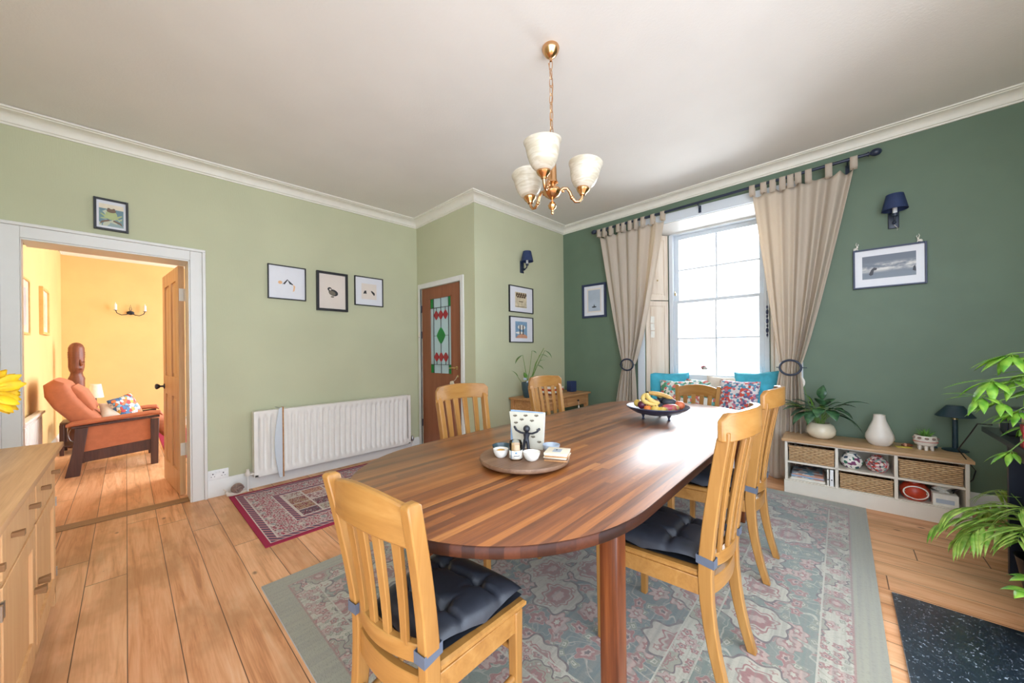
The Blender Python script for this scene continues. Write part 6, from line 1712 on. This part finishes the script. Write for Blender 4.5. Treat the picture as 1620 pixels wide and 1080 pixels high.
for k in range(3):
    a = fa + k * 2 * PI / 3; e = Vector((math.cos(a), math.sin(a), 0)); z0_ = -0.82
    P_ = [(0.04, 0.0), (0.065, 0.022), (0.088, 0.024), (0.105, 0.004), (0.118, -0.028), (0.138, -0.05), (0.162, -0.048), (0.178, -0.028), (0.182, -0.008)]
    Q = [e * r + Vector((0, 0, z0_ + z)) for r, z in P_]
    ar = B(); ar.tube(Q, [0.009, 0.0085, 0.008, 0.0085, 0.009, 0.0085, 0.008, 0.0085, 0.009], 10); ar.ball(Q[1] + Vector((0, 0, -0.016)), 0.009, 8); ar.ball(Q[4], 0.0125, 8)
    o = obj('arm', ar, 'brass', t)
    c = e * 0.183 + Vector((0, 0, z0_)); tilt = Matrix.Rotation(0.12, 3, e.cross(Vector((0, 0, -1))))
    cb = B(); cb.lathe([(0.0, -0.012), (0.016, -0.01), (0.02, 0.0), (0.032, 0.012), (0.038, 0.024), (0.036, 0.032), (0.0, 0.034)], c, 24, tilt); obj('cup', cb, 'brass', o)
    sb_ = B(); pr = [(0.03, 0.03), (0.044, 0.036), (0.06, 0.052), (0.073, 0.078), (0.082, 0.108), (0.087, 0.138), (0.091, 0.156), (0.098, 0.17), (0.099, 0.175)]
    sb_.lathe(pr + [(r - 0.004, z) for r, z in pr[::-1]], c, 40, tilt, False); obj('glass_shade', sb_, 'alabaster_glass', o)
    bb_ = B(); bb_.lathe([(0.012, 0.034), (0.012, 0.07), (0.0, 0.075)], c, 14, tilt); obj('bulb_holder', bb_, 'white_plastic', o)
# ------------------------------------------------------------------ the next room seen through the doorway
t = thing('armchair', 'orange reclining armchair with a dark wooden frame in the yellow room', 'armchair', (-0.10, 5.82, 0))
# local: x forward (0 = middle), y depth away from the viewer 0..0.74
for y0 in (0.0, 0.68):
    b = B(); y1 = y0 + 0.055
    b.rings([[(-0.335, y0, 0.0), (-0.235, y0, 0.0), (-0.235, y1, 0.0), (-0.335, y1, 0.0)], [(-0.285, y0, 0.25), (-0.205, y0, 0.25), (-0.205, y1, 0.25), (-0.285, y1, 0.25)], [(-0.265, y0, 0.50), (-0.175, y0, 0.50), (-0.175, y1, 0.50), (-0.265, y1, 0.50)]]); obj('leg', b, 'dark_frame_wood', t, bevel=0.006)
    b = B(); b.rings([[(0.285, y0, 0.0), (0.345, y0, 0.0), (0.345, y1, 0.0), (0.285, y1, 0.0)], [(0.285, y0, 0.52), (0.355, y0, 0.52), (0.355, y1, 0.52), (0.285, y1, 0.52)]]); obj('leg', b, 'dark_frame_wood', t, bevel=0.004)
    b = B(); b.rings([[(-0.29, y0 - 0.004, 0.495), (-0.29, y1 + 0.004, 0.495), (-0.29, y1 + 0.004, 0.52), (-0.29, y0 - 0.004, 0.52)], [(0.36, y0 - 0.004, 0.535), (0.36, y1 + 0.004, 0.535), (0.36, y1 + 0.004, 0.56), (0.36, y0 - 0.004, 0.56)]]); obj('arm_frame', b, 'dark_frame_wood', t, bevel=0.004)
    b = B(); b.rings([[(-0.245, y0 + 0.015, 0.13), (-0.245, y1 - 0.015, 0.13), (-0.245, y1 - 0.015, 0.24), (-0.245, y0 + 0.015, 0.24)], [(0.30, y0 + 0.015, 0.17), (0.30, y1 - 0.015, 0.17), (0.30, y1 - 0.015, 0.29), (0.30, y0 + 0.015, 0.29)]]); obj('side_rail', b, 'dark_frame_wood', t, bevel=0.004)
    b = B(); ym = (y0 + y1) / 2; P_ = [(-0.325, 0.53), (-0.28, 0.545), (-0.1, 0.56), (0.1, 0.575), (0.28, 0.59), (0.365, 0.585), (0.385, 0.56)]
    rs = []
    for j, (x, z) in enumerate(P_):
        e = 0.6 if j in (0, len(P_) - 1) else 1
        rs.append([(x, ym + 0.062 * e * math.cos(a), z + 0.026 * e * math.sin(a)) for a in [2 * PI * k / 12 for k in range(12)]])
    b.rings(rs); obj('arm_pad', b, 'orange_wool', t)
    b = B(); b.rings([[(-0.23, y0 + 0.022, 0.24), (-0.23, y1 - 0.022, 0.24), (-0.19, y1 - 0.022, 0.505), (-0.19, y0 + 0.022, 0.505)], [(0.295, y0 + 0.022, 0.28), (0.295, y1 - 0.022, 0.28), (0.295, y1 - 0.022, 0.54), (0.295, y0 + 0.022, 0.54)]]); obj('side_panel', b, 'orange_wool', t)


def pad(pts, y0, y1, thick, b, wr=0.0):
    """upholstered slab following a side-view path"""
    n = len(pts); rs = []
    for i, (x, z) in enumerate(pts):
        p = Vector((x, 0, z)); q = Vector((pts[min(i + 1, n - 1)][0], 0, pts[min(i + 1, n - 1)][1])) - Vector((pts[max(i - 1, 0)][0], 0, pts[max(i - 1, 0)][1])); q.normalize(); nr = Vector((-q.z, 0, q.x))
        e = 0.55 if i in (0, n - 1) else 1.0; th = thick * e * (1 + wr * math.sin(i * 2.2)); ring = []
        for k in range(28):
            a = 2 * PI * k / 28; c, s = math.cos(a), math.sin(a); yy = (y0 + y1) / 2 + (y1 - y0) / 2 * math.copysign(abs(c) ** 0.35, c); ring.append(p + Vector((0, yy, 0)) + nr * (th / 2 * math.copysign(abs(s) ** 0.6, s)))
        rs.append(ring)
    b.rings(rs); return b
obj('seat_cushion', pad([(-0.22, 0.40), (-0.1, 0.41), (0.1, 0.43), (0.28, 0.45), (0.37, 0.44), (0.42, 0.38), (0.43, 0.30)], 0.07, 0.665, 0.17, B()), 'orange_wool', t, angle=60)
bk_ = pad([(-0.10, 0.44), (-0.17, 0.53), (-0.25, 0.64), (-0.33, 0.76), (-0.375, 0.86), (-0.385, 0.94), (-0.36, 0.985)], 0.05, 0.69, 0.20, B(), 0.04)
obj('back_cushion', bk_, 'orange_wool', t, angle=60)
b = pad([(-0.30, 0.92), (-0.255, 0.84), (-0.2, 0.74), (-0.15, 0.66)], 0.12, 0.62, 0.13, B(), 0.1); obj('head_cushion', b, 'orange_wool', t, angle=60)


def lcushion(label, x, y, z, w, m, back, rot):
    t = thing('scatter_cushion', label, 'cushion', group='cushions on the orange armchair'); b = B(); N = 18
    def fn(u, v, s):
        a, c = u * 2 - 1, v * 2 - 1; e = max(0.0, (1 - a ** 4) * (1 - c ** 4)); k = 1 - 0.08 * (1 - abs(a * c)) * max(abs(a), abs(c)) ** 3
        return (a * w / 2 * k, s * 0.05 * e ** 0.55, w / 2 + c * w / 2 * k)
    b.grid(N, N, lambda u, v: fn(u, v, -1)); b.mi = 1; b.grid(N, N, lambda u, v: fn(u, v, 1)); bmesh.ops.remove_doubles(b.bm, verts=b.bm.verts, dist=0.0008)
    obj('cover', b, [m, back], t, angle=80); t.matrix_world = Matrix.Translation((x, y, z)) @ rot; return t
lcushion('square cushion with an orange and blue floral pattern on the armchair', 0.045, 6.10, 0.53, 0.27, 'pattern_cushion', 'cream_fabric', Matrix.Rotation(0.7, 4, 'Z') @ Matrix.Rotation(-0.35, 4, 'X') @ Matrix.Rotation(-0.25, 4, 'Y'))
lcushion('plain cream cushion lying in front of the floral one on the armchair', -0.085, 6.0, 0.53, 0.23, 'cream_fabric', 'cream_fabric', Matrix.Rotation(0.5, 4, 'Z') @ Matrix.Rotation(-0.75, 4, 'X') @ Matrix.Rotation(0.25, 4, 'Y'))

t = thing('lounge_table', 'low dark wooden side table behind the orange armchair', 'table', (-0.50, 7.25, 0))
b = B(); b.bx(-0.07, 0.30, -0.08, 0.32, 0.385, 0.41, 0.003); obj('top', b, 'dark_frame_wood', t)
for x, y in ((-0.055, -0.065), (0.285, -0.065), (-0.055, 0.305), (0.285, 0.305)):
    b = B(); b.bx(x - 0.018, x + 0.018, y - 0.018, y + 0.018, 0, 0.385); obj('leg', b, 'dark_frame_wood', t, bevel=0.002)
b = B(); b.bx(-0.07, 0.30, -0.08, 0.32, 0.1, 0.115); obj('shelf', b, 'dark_frame_wood', t)
b = B(); b.tube([(0.05 + 0.05 * math.cos(a), -0.10, 0.25 + 0.09 * math.sin(a)) for a in [2 * PI * k / 16 for k in range(16)]], 0.003, 6, closed=True); o = obj('basket_handle', b, 'steel', t)
t = thing('white_lamp', 'small table lamp with a white shade beyond the armchair', 'lamp', (-0.28, 7.33, 0.41))
b = B(); b.lathe([(0.0, 0.0), (0.05, 0.0), (0.05, 0.01), (0.01, 0.02), (0.01, 0.3), (0.0, 0.3)], (0, 0, 0), 16); obj('base', b, 'dark_frame_wood', t)
b = B(); b.lathe([(0.075, 0.28), (0.05, 0.46), (0.048, 0.46), (0.073, 0.28)], (0, 0, 0), 24, None, False); obj('lamp_shade', b, 'shade_cream', t)

# carved wooden head on a tall plinth in the corner
t = thing('carved_head', 'tall carved dark wooden head standing behind the armchair', 'sculpture', (-0.465, 7.75, 0))
b = B()
secs = [(0.0, 0.085, 0.085, 0), (0.05, 0.09, 0.09, 0), (0.5, 0.075, 0.075, 0), (0.90, 0.075, 0.075, 0), (0.94, 0.078, 0.08, 0), (0.98, 0.062, 0.07, 0), (1.02, 0.055, 0.066, 0.0), (1.05, 0.066, 0.08, -0.012), (1.10, 0.074, 0.088, -0.01), (1.16, 0.074, 0.085, 0), (1.22, 0.075, 0.082, 0), (1.235, 0.079, 0.086, 0), (1.25, 0.075, 0.082, 0), (1.265, 0.08, 0.087, 0), (1.28, 0.076, 0.083, 0), (1.295, 0.08, 0.086, 0), (1.31, 0.075, 0.082, 0), (1.36, 0.074, 0.08, 0), (1.40, 0.06, 0.066, 0), (1.425, 0.036, 0.04, 0), (1.435, 0.01, 0.01, 0)]
b.rings([[(rx * math.cos(a), ry * math.sin(a) + yo, z) for a in [2 * PI * k / 20 for k in range(20)]] for z, rx, ry, yo in secs])
obj('head', b, 'carved_wood', t, angle=50)
b = B(); b.tube([(0.035, -0.07, 1.2), (0.052, -0.086, 1.13), (0.04, -0.08, 1.11)], [0.008, 0.014, 0.01], 8); obj('nose', b, 'carved_wood', t)
b = B(); b.ball((0.035, -0.074, 1.07), 0.022, 8, (1.3, 0.8, 0.6)); obj('mouth', b, 'carved_wood', t)
for x in (-0.005, 0.064): b = B(); b.ball((x, -0.07, 1.165), 0.014, 8, (1.3, 0.6, 0.5)); obj('eye', b, 'carved_wood', t)

# second radiator, pictures, wall light, rug and plant
t = thing('lounge_radiator', 'white radiator on the left wall of the yellow room', 'radiator', (-0.66, 5.0, 0))
b = B()
for k in range(16): b.bx(0.045, 0.06, 0.03 + k * 0.072, 0.075 + k * 0.072, 0.16, 0.62, 0.005)
b.bx(0.035, 0.055, 0, 1.2, 0.12, 0.655); obj('panel', b, 'radiator_white', t)
b = B(); b.bx(0.02, 0.075, -0.004, 1.204, 0.655, 0.68, 0.004); obj('cover', b, 'radiator_white', t)
def art_plain(m):
    def f(t, y): rect(t, y, -0.09 if m == 'sepia_print' else -0.12, 0.09 if m == 'sepia_print' else 0.12, -0.18, 0.18, m)
    return f
picture('tall pale picture in a light frame on the left yellow wall, nearer the doorway', (-0.66, 5.66, 1.73), PI / 2, 0.50, 0.54, 0.02, 0.02, 'frame_gilt', 'mount_cream', art_plain('mist_print'))
picture('narrow gilt framed picture on the left yellow wall, further from the doorway', (-0.66, 6.86, 1.77), PI / 2, 0.50, 0.54, 0.03, 0.03, 'frame_gilt', 'paper_cream', art_plain('sepia_print'))
for o in [q for q in bpy.data.objects if q.get('label', '').endswith('doorway') and 'yellow wall' in q.get('label', '')]:
    o.rotation_euler = (0, 0, PI / 2)
t = thing('candle_sconce', 'black iron wall light with two white candle tubes on the yellow wall', 'wall light', (0.055, 8.63, 1.95))
b = B(); b.ball((0, -0.02, 0), 0.045, 12, (1, 0.5, 0.7)); obj('boss', b, 'iron_black', t)
for s in (-1, 1):
    b = B(); b.tube([(0, -0.03, 0), (s * 0.05, -0.06, -0.035), (s * 0.1, -0.08, -0.045), (s * 0.15, -0.08, -0.015), (s * 0.165, -0.08, 0.03)], 0.006, 8); b.lathe([(0.01, 0), (0.03, 0.006), (0.0, 0.01)], (s * 0.165, -0.08, 0.025), 12); obj('arm', b, 'iron_black', t)
    b = B(); b.lathe([(0.017, 0.03), (0.017, 0.12), (0.008, 0.13), (0.0, 0.16)], (s * 0.165, -0.08, 0), 12); obj('candle_tube', b, 'white_plastic', t)
b = B(); b.tube([(0, -0.03, 0), (-0.012, -0.05, 0.06), (0, -0.05, 0.13), (0.012, -0.05, 0.06), (0, -0.03, 0)], 0.004, 6); obj('finial', b, 'iron_black', t)
b = B(); b.bx(0.33, 1.8, 5.85, 8.2, 0.0005, 0.008); tag(obj('lounge_rug', b, 'rug_red_persian'), 'pinkish rug glimpsed beyond the armchair and the pine door', 'rug')
t = thing('lounge_plant', 'green leafy plant glimpsed at the edge of the pine door', 'plant', (0.47, 6.75, 0))
b = B(); b.lathe([(0.0, 0.0), (0.06, 0.0), (0.09, 0.28), (0.08, 0.28), (0.0, 0.25)], (0, 0, 0), 24); obj('pot', b, 'terracotta', t)
bl = B()
for k in range(26):
    a = k * 2.4; L = rp.uniform(0.1, 0.18); leaf(bl, (0.02 * math.cos(a), 0.02 * math.sin(a), 0.28), (math.cos(a) * L * 0.9, math.sin(a) * L * 0.9, 0.3 + rp.uniform(0.05, 0.3)), 0.03, 0.3)
obj('foliage', bl, 'leaf_mid', t, solid=0.0008, angle=90)
